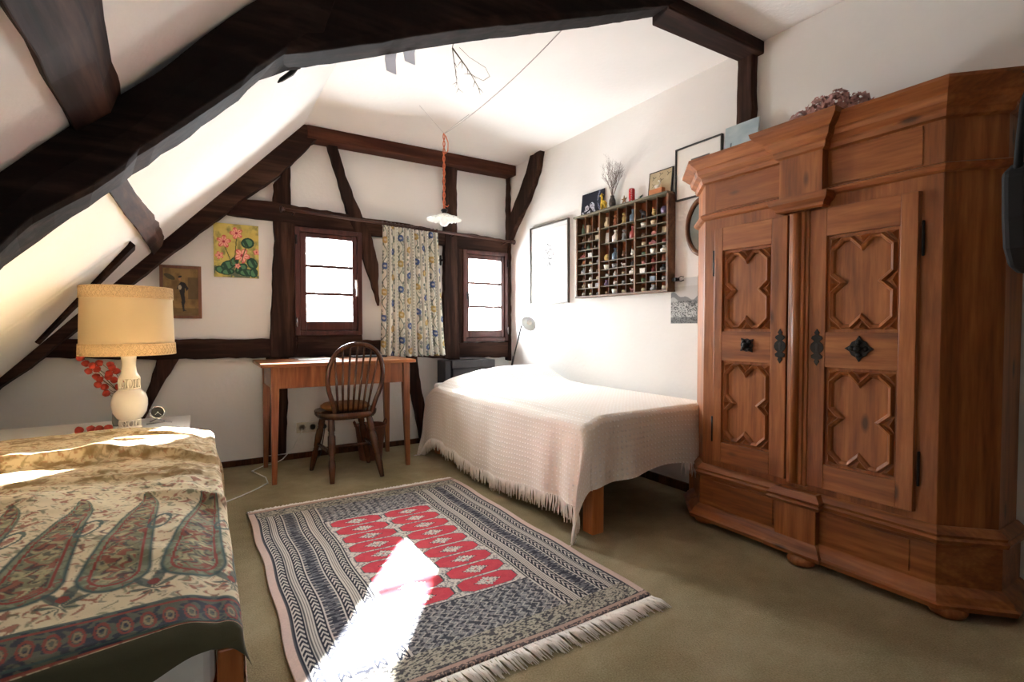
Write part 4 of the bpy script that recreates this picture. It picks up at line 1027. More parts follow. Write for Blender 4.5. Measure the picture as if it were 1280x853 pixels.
def curcol(u, v):
    X_ = u*1.15; Y_ = v*1.1; base = lin(244, 241, 230); green, blue, must, navy = lin(112, 130, 116), lin(74, 100, 158), lin(206, 176, 106), lin(74, 88, 108)
    C_ = np.ones(X_.shape+(3,))*base
    s_ = (X_*6.4) % 1; k = np.floor(X_*6.4)
    # vine stripe
    ce = .38+.12*np.sin(Y_*38+k*2); C_ = blend(C_, green, (np.abs(s_-ce) < .028)*.9)
    for i, (fy, rad, c_, off) in enumerate([(17, .16, navy, 0), (17, .15, green, .5), (23, .13, green, .25)]):
        yy = (Y_*fy+k*.37+off) % 1; side_ = np.where((np.floor(Y_*fy+k*.37+off) % 2) > 0, 1, -1)
        e = np.hypot((s_-(.38+side_*.17))/.095, (yy-.5)/.24); C_ = blend(C_, c_, (e < 1)*.75*(noise(X_*220, Y_*220, 3+i) > .25))
    yy = (Y_*4.6+k*.43) % 1; e = np.hypot((s_-.36)/.24, (yy-.5)/.13); ring = (e < 1)
    isb = ((k+np.floor(Y_*4.6+k*.43)) % 2) > 0
    C_ = blend(C_, np.array(blue), ring*isb*.95); C_ = blend(C_, must, ring*(~isb)*.9)
    C_ = blend(C_, base, (e < .35)*.6)
    for a, c_ in ((.76, navy), (.80, green), (.94, green), (.98, navy)): C_ = blend(C_, c_, (np.abs(s_-a) < .008)*.7)
    C_ = blend(C_, green, (np.abs(s_-.87) < .03)*(((Y_*40) % 1) < .5)*.7)
    return C_
def curtain_mat():
    M = Mat('printed_cotton'); M.set(Roughness=.9); a = M.n('ShaderNodeAttribute', attribute_name='Col'); M.l(a.outputs['Color'], M.b.inputs['Base Color'])
    tr = M.n('ShaderNodeBsdfTranslucent'); M.l(a.outputs['Color'], tr.inputs[0]); mx = M.n('ShaderNodeMixShader', i_0=.42)
    M.l(M.b.outputs[0], mx.inputs[1]); M.l(tr.outputs[0], mx.inputs[2]); M.l(mx.outputs[0], M.out.inputs[0]); return M.m
ct_ = grid('curtain', cur, 520, 420, curtain_mat(), curcol)
tag(ct_, 'gathered curtain with blue and mustard flower print hanging between the two windows', 'curtain')
for k in range(15):
    x = 1.312+.034*k; MB().torus((x, 4.115, rz(x)-.003), .0175, .0045, 'X', 18, 6, 1, 1).build('curtain_ring', RODW, ct_)

# ================================================================ PENDANT
pn = thing('pendant_lamp', (1.537, 3.4, 1.80), 'white glass pendant lamp on an orange cord hanging from the ceiling', 'lamp')
ORC = plain('orange_cord', (196, 104, 66), .7, .2, 120)
m = MB()
for s_ in (0, PI):
    m.tube([(1.537+.006*math.cos(s_+z*60), 3.4+.006*math.sin(s_+z*60), z) for z in np.linspace(1.885, 2.425, 90)], .0042, 6)
m.tube([(1.537, 3.4, 2.42), (1.55, 3.39, 2.40), (1.562, 3.385, 2.36), (1.560, 3.385, 2.30), (1.545, 3.395, 2.28)], .004, 6)
m.tube([(1.53, 3.4, 1.91), (1.56, 3.39, 1.90), (1.565, 3.385, 1.915)], .004, 6)
m.build('lamp_cord', ORC, pn)
MB().lathe([(.012, 1.886), (.022, 1.88), (.024, 1.868), (.016, 1.862), (.02, 1.855), (.026, 1.845), (.026, 1.835)], (1.537, 3.4, 0), 16).build('lamp_holder', DARKMETAL, pn)
def opal():
    M = Mat('opal_glass'); M.set(Roughness=.15); M.b.inputs['Base Color'].default_value = L(246, 246, 242); tr = M.n('ShaderNodeBsdfTranslucent'); tr.inputs[0].default_value = L(246, 246, 244)
    mx = M.n('ShaderNodeMixShader', i_0=.45); M.l(M.b.outputs[0], mx.inputs[1]); M.l(tr.outputs[0], mx.inputs[2]); M.l(mx.outputs[0], M.out.inputs[0]); return M.m
OPAL = opal(); rings = []
for R_, z in ((.024, 1.848), (.034, 1.846), (.05, 1.838), (.08, 1.826), (.108, 1.818), (.120, 1.812), (.124, 1.806), (.120, 1.803), (.105, 1.812), (.078, 1.820), (.048, 1.832), (.026, 1.840)):
    rings.append([(1.537+R_*(1+.02*math.cos(24*2*PI*k/144)*(R_ > .1))*math.cos(2*PI*k/144), 3.4+R_*(1+.02*math.cos(24*2*PI*k/144)*(R_ > .1))*math.sin(2*PI*k/144), z+.004*math.cos(24*2*PI*k/144)*(R_/.12)**3) for k in range(144)])
MB().rings(rings, caps=False).build('lamp_shade', OPAL, pn)
MB().lathe([(.012, 1.84), (.014, 1.825), (.024, 1.808), (.031, 1.79), (.030, 1.775), (.02, 1.762), (.004, 1.757)], (1.537, 3.4, 0), 20).build('bulb', OPAL, pn)
WIRE = plain('grey_wire', (176, 172, 168), .5)
m = MB()
m.tube([(1.33, 3.35, ZC), (1.537, 3.4, 2.425)], .0012, 4); m.tube([(1.69, 3.3, ZC), (1.537, 3.4, 2.425)], .0012, 4)
m.build('hanging_wire', WIRE, pn)
pts = []
for k in range(17):
    t_ = k/16; pts.append((1.605+(1.537-1.605)*t_, 2.02+(3.4-2.02)*t_, ZC-.004+(2.425-ZC)*t_-.17*t_*(1-t_)))
tag(MB().tube(pts, .003, 6).build('ceiling_cable', WIRE), 'thin pale cable drooping from the ceiling beam to the pendant lamp', 'cable')

# things hanging from the collar beam
PAP = Mat('grey_film'); PAP.set(Roughness=.5); PAP.b.inputs['Base Color'].default_value = L(205, 205, 208)
_t = PAP.n('ShaderNodeBsdfTranslucent'); _t.inputs[0].default_value = L(215, 215, 220); _x = PAP.n('ShaderNodeMixShader', i_0=.7); PAP.l(PAP.b.outputs[0], _x.inputs[1]); PAP.l(_t.outputs[0], _x.inputs[2]); PAP.l(_x.outputs[0], PAP.out.inputs[0])
for i, (x0, x1, za, zb) in enumerate([(.590, .630, 1.94, 2.035), (.659, .702, 1.993, 2.07)]):
    y = 1.79
    m = MB().rings([[(x0, y, zb), (x1, y, zb+.015), (x1, y+.002, zb+.015), (x0, y+.002, zb)], [(x0-.004, y+.012, (za+zb)/2), (x1-.004, y+.012, (za+zb)/2+.006), (x1-.004, y+.014, (za+zb)/2+.006), (x0-.004, y+.014, (za+zb)/2)], [(x0+.001, y+.008, za+.006), (x1-.003, y+.008, za), (x1-.003, y+.01, za), (x0+.001, y+.01, za+.006)]], smooth=False)
    tag(m.build('paper_strip', PAP.m), ['longer left grey strip hanging down behind the dark collar beam', 'shorter right grey strip hanging down behind the dark collar beam'][i], 'paper strip', 'grey strips on the collar beam')
tw = MB(); r = random.Random(12)
def twig(m, p, d, ln, rad, depth):
    n_ = 6; pts = [p]; q = Vector(p); d = Vector(d).normalized()
    for k in range(n_):
        d = (d+Vector((r.uniform(-.2, .2), r.uniform(-.2, .2), r.uniform(-.2, .1)))).normalized(); q = q+d*ln/n_; pts.append(q.copy())
        if depth and k:
            for _ in range(2): twig(m, q, d+Vector((r.uniform(-1, 1), r.uniform(-1, 1), r.uniform(-1, 1)))*.9, ln*.16, rad*.5, depth-1)
    m.tube(pts, [rad*(1-.8*k/n_) for k in range(n_+1)], 5)
b0 = (.85, 1.80, 2.10); twig(tw, b0, (.6, 0, -.5), .17, .0032, 1); twig(tw, b0, (.25, 0, -.95), .15, .002, 1)
tw.tube([(.88, 1.80, 2.11), (.93, 1.81, 2.09), (1.0, 1.81, 2.07), (1.02, 1.81, 2.04), (.99, 1.81, 2.015), (.93, 1.80, 2.02)], .0009, 4)
tw.tube([(.85, 1.80, 2.10), (.85, 1.785, 2.125)], .0015, 4)
tag(tw.build('dried_twig', plain('dry_twig', (92, 84, 62), .9)), 'small dried fir twig hanging from the dark collar beam', 'twig')
tag(MB().tube([(.30, 1.765, 1.88), (.275, 1.80, 1.855), (.245, 1.805, 1.828), (.235, 1.81, 1.818)], [.005, .009, .007, .002], 6).build('beam_peg', BLACK), 'small dark wooden peg sticking out under the crooked strut', 'peg')

# ================================================================ PICTURES
ART = attr_mat('painted_surface', .6, 250, .1, 0, .3)
def picture(name, wall, a0, a1, z0, z1, frame_w, frame_d, fmat, art, res, label, cat, mat_border=0, glass=False, d_off=0):
    """wall 'B' = back wall (a is x), 'R' = right wall (a is y, left edge = larger y)"""
    if wall == 'B': root = thing(name, ((a0+a1)/2, YB, z0), label, cat)
    else: root = thing(name, (XR, (a0+a1)/2, z0), label, cat)
    def bx(m, p, q, c, d, dep0, dep1):
        if wall == 'B': m.box(p, q, YB-dep1, YB-dep0, c, d)
        else: m.box(XR-dep1, XR-dep0, p, q, c, d)
    if frame_w:
        m = MB(); f = frame_w
        bx(m, a0, a0+f, z0, z1, .001, frame_d); bx(m, a1-f, a1, z0, z1, .001, frame_d); bx(m, a0+f, a1-f, z1-f, z1, .001, frame_d); bx(m, a0+f, a1-f, z0, z0+f, .001, frame_d)
        m.build('picture_frame', fmat, root, bevel=.0015)
    f = frame_w; dp = frame_d*.55 if frame_w else frame_d
    m = MB(); bx(m, a0+f, a1-f, z0+f, z1-f, .001, dp-.001); m.build('backing', plain('card', (214, 206, 190), .8), root)
    def fn(u, v):
        a = a0+f+(a1-a0-2*f)*u; z = z0+f+(z1-z0-2*f)*v
        return (a, YB-dp+0*u, z) if wall == 'B' else (XR-dp+0*u, (a0+a1)-a, z)
    grid('picture_sheet', fn, res[0], res[1], ART, art, root, smooth=False)
    return root
def art_flowers(u, v):
    C_ = np.ones(u.shape+(3,))*lin(196, 176, 92); C_ = blend(C_, lin(222, 208, 120), fbm(u*6, v*6, 3)*1.4-.3); C_ = blend(C_, lin(120, 120, 70), (fbm(u*9, v*9, 9)-.45)*3)
    C_ = blend(C_, lin(64, 84, 84), np.clip((.42-v)*3, 0, .8)*(fbm(u*12, v*12, 5) > .45))
    g = [(.75, .66, .15, .10, .1), (.30, .22, .16, .09, .3), (.16, .13, .14, .07, -.2), (.60, .17, .15, .09, .5), (.85, .28, .13, .10, -.4), (.72, .10, .2, .07, 0), (.45, .30, .12, .08, .8), (.30, .10, .15, .06, .1), (.88, .10, .1, .09, .4)]
    for i, (x, y, a, b, r_) in enumerate(g):
        e = ell(u, v, x, y, a, b, r_); C_ = blend(C_, lin(34, 70, 56), e < 1); C_ = blend(C_, lin(84, 132, 96), (e < .72)*(np.abs(np.sin((u*14+v*9+i))) > .55)); 
    fl = [(.50, .83, .15), (.22, .66, .16), (.62, .42, .19), (.12, .40, .10), (.95, .50, .08), (.52, .22, .07)]
    for i, (x, y, R_) in enumerate(fl):
        an = np.arctan2(v-y, (u-x)*.75); d = np.hypot((u-x), (v-y)*1.3)
        pet = R_*(.55+.45*np.abs(np.sin(an*2.5+i))); C_ = blend(C_, lin(206, 96, 92), d < pet); C_ = blend(C_, lin(240, 176, 160), (d < pet*.85)*(np.abs(np.sin(an*5+i*2)) > .45)); C_ = blend(C_, lin(170, 50, 70), d < R_*.2)
    for (x0_, y0_, x1_, y1_) in ((.5, .72, .45, .3), (.25, .55, .4, .25), (.72, .6, .6, .3)):
        t_ = np.clip(((u-x0_)*(x1_-x0_)+(v-y0_)*(y1_-y0_))/((x1_-x0_)**2+(y1_-y0_)**2), 0, 1); d = np.hypot(u-x0_-t_*(x1_-x0_), v-y0_-t_*(y1_-y0_)); C_ = blend(C_, lin(80, 90, 50), d < .010)
    return C_
picture('flower_painting', 'B', .115, .405, 1.392, 1.780, 0, .020, None, art_flowers, (100, 134), 'unframed painting of pink blossoms and green leaves on yellow ground left of the window', 'painting')
def art_man(u, v):
    C_ = np.ones(u.shape+(3,))*lin(150, 122, 76); C_ = blend(C_, lin(112, 88, 54), (fbm(u*7, v*7, 4)-.35)*2.5); C_ = blend(C_, lin(96, 80, 56), (u > .70)*(v > .35)*(v < .82)*.8)
    C_ = blend(C_, lin(84, 72, 46), (v < .16)*.5)
    C_ = blend(C_, lin(72, 66, 44), ell(u, v, .18, .82, .16, .05, -.3) < 1)
    dk, skin, wh = lin(38, 40, 42), lin(176, 128, 92), lin(190, 176, 150)
    for p in ([(.40, .62), (.50, .72), (.62, .70), (.72, .58), (.66, .52), (.62, .60), (.60, .44), (.48, .44), (.44, .58), (.38, .55)], [(.48, .46), (.60, .46), (.62, .30), (.56, .16), (.52, .30)], [(.50, .30), (.57, .30), (.60, .12), (.66, .10), (.55, .09)]):
        C_ = blend(C_, dk, inpoly(u, v, p))
    C_ = blend(C_, wh, ell(u, v, .47, .60, .05, .05) < 1); C_ = blend(C_, skin, ell(u, v, .47, .78, .035, .04) < 1); C_ = blend(C_, dk, ell(u, v, .475, .825, .055, .022, .2) < 1)
    C_ = blend(C_, lin(120, 100, 70), inpoly(u, v, [(.34, .04), (.8, .06), (.8, .02), (.3, .01)]))
    return C_
BRF = wood('brown_frame', (70, 38, 20), (104, 62, 34), (130, 84, 50), 'Z', rough=.4, knots=False)
picture('framed_print', 'B', -.208, .037, 1.090, 1.458, .020, .022, BRF, art_man, (90, 130), 'small brown framed old print of a standing figure in dark clothes above the lamp', 'picture')
def art_draw(u, v):
    C_ = np.ones(u.shape+(3,))*lin(214, 214, 212); ins = (u > .06) & (u < .94) & (v > .05) & (v < .95); C_ = blend(C_, lin(222, 222, 221), ins*1.0)
    C_ = blend(C_, lin(190, 190, 188), ((np.abs(u-.06) < .004) | (np.abs(u-.94) < .004) | (np.abs(v-.05) < .003) | (np.abs(v-.95) < .003))*.8)
    m_ = 0*u
    for (x, y, R_) in ((.45, .55, .10), (.55, .62, .08), (.48, .70, .07), (.40, .63, .07), (.58, .52, .07), (.5, .46, .06)):
        an = np.arctan2(v-y, u-x); d = np.hypot(u-x, (v-y)*1.2); m_ = np.maximum(m_, (np.abs(d-R_*(.7+.3*np.abs(np.sin(an*2.5+x*20)))) < .010)*1.0)
    m_ = np.maximum(m_, (np.abs(u-.49-.03*np.sin(v*14)) < .006)*((v < .5) & (v > .27)))
    for y in (.36, .42, .30): m_ = np.maximum(m_, (np.abs(ell(u, v, .42+.1*(y*10 % 1), y, .05, .02, .5)-1) < .12)*.7)
    return blend(C_, lin(60, 60, 60), m_*(noise(u*70, v*70, 3) > .35))
SILV = plain('grey_frame', (92, 88, 82), .35, .1, 30, Metallic=.5)
picture('framed_drawing', 'R', 3.285, 3.845, 1.229, 1.920, .013, .022, SILV, art_draw, (110, 140), 'large framed pale flower drawing on the right wall near the corner', 'picture')
def art_mount(u, v):
    C_ = np.ones(u.shape+(3,))*lin(240, 238, 232); ins = (u > .33) & (u < .75) & (v > .30) & (v < .74); im = lin(70, 74, 80)
    C_ = np.where(ins[..., None], blend(np.ones(u.shape+(3,))*im, lin(128, 134, 140), (fbm(u*8, v*10, 7)-.35)*2), C_)
    return C_
BLF = plain('black_frame', (24, 22, 22), .35, .1)
picture('framed_photo', 'R', 1.868, 2.203, 1.820, 2.145, .009, .020, BLF, art_mount, (80, 70), 'black framed small grey picture in a wide white mount, partly behind the wardrobe top', 'picture')
def art_bw(u, v):
    C_ = np.ones(u.shape+(3,))*lin(186, 186, 184); hill = .60+.06*np.sin(u*5+1)+.03*np.sin(u*13)
    C_ = blend(C_, lin(200, 200, 198), (v > .8)*1.0); C_ = blend(C_, lin(120, 122, 122), (v < hill)*1.0); C_ = blend(C_, lin(176, 178, 176), (v < hill-.10-.05*u)*1.0)
    tr_ = fbm(u*40, v*60, 6); C_ = blend(C_, lin(44, 46, 46), (v < .50)*(tr_ > .50)*.9); C_ = blend(C_, lin(58, 60, 60), (v < .16)*.7)
    C_ = blend(C_, lin(236, 236, 232), ((u < .03) | (v < .03) | (v > .975))*1.0)
    return C_
bw = picture('landscape_photo', 'R', 2.035, 2.245, 1.043, 1.345, 0, .004, None, art_bw, (90, 110), 'unframed black and white landscape print pinned below the typecase beside the wardrobe', 'photo')
m = MB().box(2.555, 2.592, 2.170, 2.200, 1.318, 1.340); m.tube([(2.575, 2.17, 1.335), (2.57, 2.14, 1.345), (2.572, 2.12, 1.340)], .003, 6); m.tube([(2.575, 2.17, 1.323), (2.57, 2.14, 1.315), (2.572, 2.12, 1.322)], .003, 6)
tag(m.build('binder_clip', BLACK), 'black clip at the lower corner of the typecase holding the landscape print', 'clip')
# oval mirror
om = thing('oval_mirror', (2.58, 1.975, 1.46), 'dark oval framed mirror half hidden behind the far edge of the wardrobe', 'mirror')
MB().torus((2.585, 1.985, 1.635), .125, .011, 'X', 48, 10, 1, 1.36).build('oval_frame', BRF, om)
MIR = plain('mirror_glass', (150, 160, 160), .08, .02, 5, Metallic=1.0)
ring = [(2.590, 1.985+.12*math.cos(2*PI*k/40), 1.635+.163*math.sin(2*PI*k/40)) for k in range(40)]
MB().rings([ring, [(2.596, b, c) for a, b, c in ring]], smooth=False).build('mirror_pane', MIR, om)
# blue picture leaning on the wardrobe
m0 = thing('blue_picture', (2.52, 1.71, 1.905), 'pale blue unframed picture leaning against the wall post on the wardrobe top', 'picture')
MB().add([(2.50, 1.61, 1.888), (2.50, 1.81, 1.888), (2.535, 1.81, 2.140), (2.535, 1.61, 2.140), (2.512, 1.61, 1.888), (2.512, 1.81, 1.888), (2.547, 1.81, 2.140), (2.547, 1.61, 2.140)], [(0, 1, 2, 3), (4, 7, 6, 5), (0, 3, 7, 4), (1, 5, 6, 2), (3, 2, 6, 7), (0, 4, 5, 1)]).build('backing', plain('card2', (196, 200, 200), .8), m0)
def art_blue(u, v):
    C_ = np.ones(u.shape+(3,))*lin(160, 180, 190); C_ = blend(C_, lin(190, 204, 208), (fbm(u*3, v*8, 4)-.3)*1.8); C_ = blend(C_, lin(110, 134, 150), (v < .42)*.5); C_ = blend(C_, lin(96, 110, 120), (np.abs(u-.22) < .02)*(v > .4)*(v < .62)); return C_
grid('picture_sheet', lambda u, v: (2.4995+.035*v, 1.81-.20*u, 1.888+.252*v), 60, 60, ART, art_blue, m0, smooth=False)

# ================================================================ TYPECASE
TY0, TY1, TZ0, TZ1, TX = 2.212, 3.118, 1.268, 1.872, 2.530
TW = wood('typecase_wood', (58, 36, 22), (92, 62, 38), (124, 92, 60), 'Y', rough=.55, knots=False)
TWB = wood('typecase_back', (104, 48, 20), (138, 70, 32), (160, 92, 50), 'Z', rough=.6, knots=False)
TG = plain('weathered_strip', (96, 88, 66), .6, .25, 60)
tc = thing('typecase', (2.56, 2.665, TZ0), 'wooden printer\'s typecase full of tiny curios hanging on the right wall above the bed', 'display case')
MB().box(2.590, 2.597, TY0, TY1, TZ0, TZ1).build('back_panel', TWB, tc)
for a, b in ((TY0-.004, TY0+.012), (TY1-.012, TY1+.004)): MB().box(TX-.002, 2.597, a, b, TZ0, TZ1).build('side_panel', TW, tc, bevel=.002)
MB().box(TX-.006, 2.597, TY0-.006, TY1+.006, TZ0-.014, TZ0).build('bottom_board', TW, tc, bevel=.002)
MB().box(TX-.016, 2.597, TY0-.006, TY1+.024, TZ1, TZ1+.014).build('top_board', TG, tc, bevel=.003)
secs = [(TY1-.012, 2.858), (2.846, 2.502), (2.490, TY0+.012)]
for y in (2.852, 2.496): MB().box(TX-.001, 2.590, y-.006, y+.006, TZ0, TZ1).build('section_divider', plain('light_strip', (122, 92, 62), .6), tc)
H_ = TZ1-TZ0
rowf = [[.217, .32, .42, .52, .61, .72, .81, .905], [.20, .39, .60, .70, .79, .90], [.20, .29, .40, .50, .60, .70, .80, .90]]
ncol = [3, 4, 3]
curio_mats = {}
def cmat(cn):
    if cn not in curio_mats:
        rgb = dict(white=(226, 222, 214), grey=(132, 132, 130), brown=(112, 76, 48), cream=(206, 190, 158), red=(146, 56, 50), pink=(206, 130, 124), blue=(84, 104, 122), green=(86, 110, 84), black=(36, 34, 36), yellow=(190, 160, 96), silver=(168, 170, 172), orange=(160, 96, 60), purple=(116, 98, 130))[cn]
        curio_mats[cn] = plain('curio_'+cn, rgb, .45, .15, 80)
    return curio_mats[cn]
def curio(kind, x, y, z, w_, h_):
    m = MB(); R_ = w_*.34; h_ = h_*.78
    if kind == 'bottle': m.lathe([(R_*.8, 0), (R_, h_*.05), (R_, h_*.5), (R_*.35, h_*.7), (R_*.35, h_*.92), (R_*.5, h_*.93), (R_*.5, h_)], (x, y, z), 12, sx=.8)
    elif kind == 'cup':
        R2 = min(R_, h_*.6); m.lathe([(R2*.6, 0), (R2*.8, h_*.1), (R2, h_*.75), (R2*.92, h_*.75), (R2*.7, h_*.15)], (x, y, z), 14, sx=.9); m.torus((x, y-R2*1.15, z+h_*.42), h_*.16, h_*.04, 'X', 12, 5)
    elif kind == 'pebble': m.ball((x, y, z+h_*.3), h_*.32, 12, 7, (.7, min(1.3, R_/(h_*.32)*.95), .95))
    elif kind == 'shell':
        pts = []; 
        for k in range(26): a = k*.75; s_ = 1-k/26; pts.append((x+math.cos(a)*R_*.35*s_, y+math.sin(a)*R_*.35*s_+(k/26-.5)*R_*.9, z+h_*.22+h_*.5*k/26))
        m.tube(pts, [R_*.55*(1-k/27)+.0006 for k in range(26)], 8)
    elif kind == 'figurine':
        m.lathe([(R_*.7, 0), (R_*.75, h_*.05), (R_*.45, h_*.3), (R_*.6, h_*.55), (R_*.25, h_*.66)], (x, y, z), 10, sx=.8); m.ball((x, y, z+h_*.80), h_*.15, 10, 6); m.tube([(x-.004, y-R_*.6, z+h_*.35), (x, y-R_*.5, z+h_*.55), (x, y+R_*.5, z+h_*.55), (x-.004, y+R_*.6, z+h_*.35)], R_*.12, 5)
    elif kind == 'box': m.obox((x, y, z+h_*.36), (.024, 0, 0), (0, R_*1.6, R_*.05), (0, 0, h_*.7)); m.obox((x, y, z+h_*.74), (.028, 0, 0), (0, R_*1.75, R_*.05), (0, 0, h_*.08))
    elif kind == 'picture': m.obox((x+.01, y, z+h_*.5), (.003, 0, .001), (0, R_*2.1, 0), (.008, 0, h_*.98)); m.obox((x+.006, y, z+h_*.52), (.003, 0, .001), (0, R_*1.4, 0), (.006, 0, h_*.6))
    elif kind == 'animal':
        L_ = R_*1.0; b = h_*.45; m.ball((x, y, z+b), h_*.2, 10, 6, (.7, L_/(h_*.2)*.8, .9)); m.ball((x, y+L_*.85, z+b+h_*.22), h_*.13, 8, 6, (.8, 1.3, .9)); m.tube([(x, y+L_*.5, z+b), (x, y+L_*.8, z+b+h_*.2)], h_*.08, 6)
        for dy in (-.5, .5):
            for dx in (-.004, .004): m.tube([(x+dx, y+L_*dy, z+b), (x+dx, y+L_*dy, z)], h_*.05, 5)
        m.tube([(x, y-L_*.75, z+b), (x, y-L_*1.0, z+b+h_*.1)], h_*.03, 4)
    elif kind == 'vase': m.lathe([(R_*.5, 0), (R_*.9, h_*.2), (R_*.85, h_*.4), (R_*.4, h_*.65), (R_*.6, h_*.9), (R_*.5, h_*.9), (R_*.3, h_*.65)], (x, y, z), 14, sx=.8)
    elif kind == 'car':
        L_ = R_*1.25; m.obox((x, y, z+h_*.28), (.022, 0, 0), (0, L_*2, 0), (0, 0, h_*.25)); m.prism([(y-L_*.6, z+h_*.40), (y+L_*.5, z+h_*.40), (y+L_*.3, z+h_*.62), (y-L_*.4, z+h_*.62)], x-.009, x+.009, 'YZ')
        for dy in (-.6, .6): m.tube([(x-.013, y+L_*dy, z+h_*.14), (x+.013, y+L_*dy, z+h_*.14)], h_*.14, 10)
    elif kind == 'ball': m.ball((x, y, z+min(R_, h_*.5)), min(R_, h_*.5), 14, 9, (.8, 1, 1))
    return m
# (section, row) -> list of (kind, colour) per compartment; None = empty
CUR = {
 (0, 0): [('bottle', 'green'), ('box', 'cream'), ('ball', 'orange'), ('ball', 'white')],
 (0, 1): [('figurine', 'brown'), ('bottle', 'brown'), ('box', 'cream')],
 (0, 2): [('bottle', 'black'), ('bottle', 'green'), ('animal', 'white'), ('pebble', 'grey')],
 (0, 3): [('car', 'red'), ('box', 'white'), None],
 (0, 4): [('vase', 'orange'), ('shell', 'cream'), ('figurine', 'grey')],
 (0, 5): [('bottle', 'silver'), ('figurine', 'white'), ('pebble', 'brown')],
 (0, 6): [('pebble', 'brown'), ('shell', 'white'), ('shell', 'cream')],
 (0, 7): [('figurine', 'cream'), ('cup', 'white'), ('box', 'grey')],
 (0, 8): [('shell', 'white'), ('pebble', 'cream'), ('pebble', 'grey')],
 (1, 0): [('vase', 'cream'), ('figurine', 'orange'), ('figurine', 'yellow'), ('bottle', 'blue')],
 (1, 1): [('picture', 'white'), ('bottle', 'white'), ('figurine', 'grey'), ('bottle', 'red')],
 (1, 2): [('pebble', 'yellow'), ('bottle', 'blue'), ('shell', 'brown'), ('shell', 'white')],
 (1, 3): [('cup', 'white'), ('cup', 'grey'), ('animal', 'white'), ('figurine', 'black')],
 (1, 4): [('pebble', 'white'), ('figurine', 'white'), ('shell', 'cream'), ('bottle', 'white')],
 (1, 5): [('vase', 'purple'), ('shell', 'white'), ('pebble', 'grey'), ('animal', 'white')],
 (1, 6): [('pebble', 'brown'), ('cup', 'white'), ('pebble', 'cream'), ('animal', 'pink')],
 (2, 0): [('animal', 'black'), ('shell', 'yellow'), ('ball', 'purple')],
 (2, 1): [('cup', 'white'), ('cup', 'cream'), None],
 (2, 2): [('pebble', 'brown'), ('pebble', 'pink'), ('picture', 'cream')],
 (2, 3): [('shell', 'cream'), ('car', 'red'), ('pebble', 'red')],
 (2, 4): [('pebble', 'green'), ('cup', 'white'), ('bottle', 'white')],
 (2, 5): [('pebble', 'pink'), ('figurine', 'red'), ('figurine', 'orange')],
 (2, 6): [('box', 'white'), ('figurine', 'red'), ('bottle', 'black')],
 (2, 7): [('shell', 'green'), ('box', 'blue'), ('shell', 'grey')],
 (2, 8): [('pebble', 'cream'), ('vase', 'silver'), ('shell', 'white')],
}
ordn = ['top', 'second', 'third', 'fourth', 'fifth', 'sixth', 'seventh', 'eighth', 'ninth']
secn = ['left', 'middle', 'right']
kindlab = dict(bottle='miniature bottle', cup='toy cup', pebble='pebble', shell='snail shell', figurine='figurine', box='little box', picture='tiny framed picture', animal='animal figure', vase='miniature vase', car='toy car', ball='small ball')
for s_ in range(3):
    ya, yb_ = secs[s_]; zs_ = [TZ1]+[TZ1-f*H_ for f in rowf[s_]]+[TZ0]
    for z in zs_[1:-1]: MB().box(TX+.006, 2.590, yb_, ya, z-.0028, z+.0028).build('shelf', TG, tc)
    w_ = (ya-yb_)/ncol[s_]
    for k in range(1, ncol[s_]): MB().box(TX+.010, 2.590, ya-w_*k-.0022, ya-w_*k+.0022, TZ0, TZ1-.002).build('divider', TW, tc)
    for rI in range(len(zs_)-1):
        items = CUR[(s_, rI)]; zt, zb = zs_[rI]-.003, zs_[rI+1]+.003
        if rI == len(zs_)-2: zb = TZ0+.0002
        n_ = len(items)
        for k, it in enumerate(items):
            if it is None: continue
            kd, cn = it
            if n_ == ncol[s_]: yc = ya-w_*(k+.5); ww = w_*.9
            else: yc = ya-w_*(k*.75+.42) if k < n_-1 else ya-w_*(ncol[s_]-.4); ww = w_*.55
            hh = min(zt-zb, w_*1.25); o = curio(kd, 2.562, yc, zb, ww, hh).build(kd if kd not in ('picture', 'animal', 'car', 'ball', 'box') else {'picture': 'tiny_picture', 'animal': 'animal_figure', 'car': 'toy_car', 'ball': 'small_ball', 'box': 'little_box'}[kd], cmat(cn))
            pos = ('%s compartment' % ordn[k].replace('top', 'first'))
            tag(o, '%s %s in the %s section of the typecase, %s row, %s' % (cn, kindlab[kd], secn[s_], ordn[rI], pos), kindlab[kd].split()[-1], 'curios in the typecase')

# on top of the typecase
TT = TZ1+.0145
nc_ = thing('night_postcard', (2.575, 2.99, TT), 'dark blue card with white figures leaning on the left end of the typecase top', 'card')
def art_night(u, v):
    C_ = np.ones(u.shape+(3,))*lin(20, 22, 38); wh = lin(206, 208, 220)
    e = ell(u, v, 1.02, .62, .28, .55); C_ = blend(C_, lin(130, 134, 154), (np.abs(e-1) < .10)*(noise(u*60, v*60, 3) > .4)*.8)
    for (x, y, a, b) in ((.12, .10, .05, .12), (.28, .36, .09, .12), (.24, .26, .10, .05), (.50, .40, .10, .16), (.56, .25, .06, .12), (.38, .14, .10, .05), (.62, .14, .04, .08)):
        C_ = blend(C_, wh, (ell(u, v, x, y, a, b, .4) < 1)*(noise(u*40, v*40, 5) > .35)*.9)
    return C_
MB().add([(2.572, 2.862, TT), (2.572, 3.118, TT), (2.590, 3.118, TT+.175), (2.590, 2.862, TT+.175), (2.576, 2.862, TT), (2.576, 3.118, TT), (2.594, 3.118, TT+.175), (2.594, 2.862, TT+.175)], [(0, 1, 2, 3), (4, 7, 6, 5), (0, 3, 7, 4), (1, 5, 6, 2), (3, 2, 6, 7), (0, 4, 5, 1)]).build('card_board', BLACK, nc_)
grid('card_print', lambda u, v: (2.5715+.018*v, 3.118-.256*u, TT+.175*v), 110, 80, ART, art_night, nc_, smooth=False)
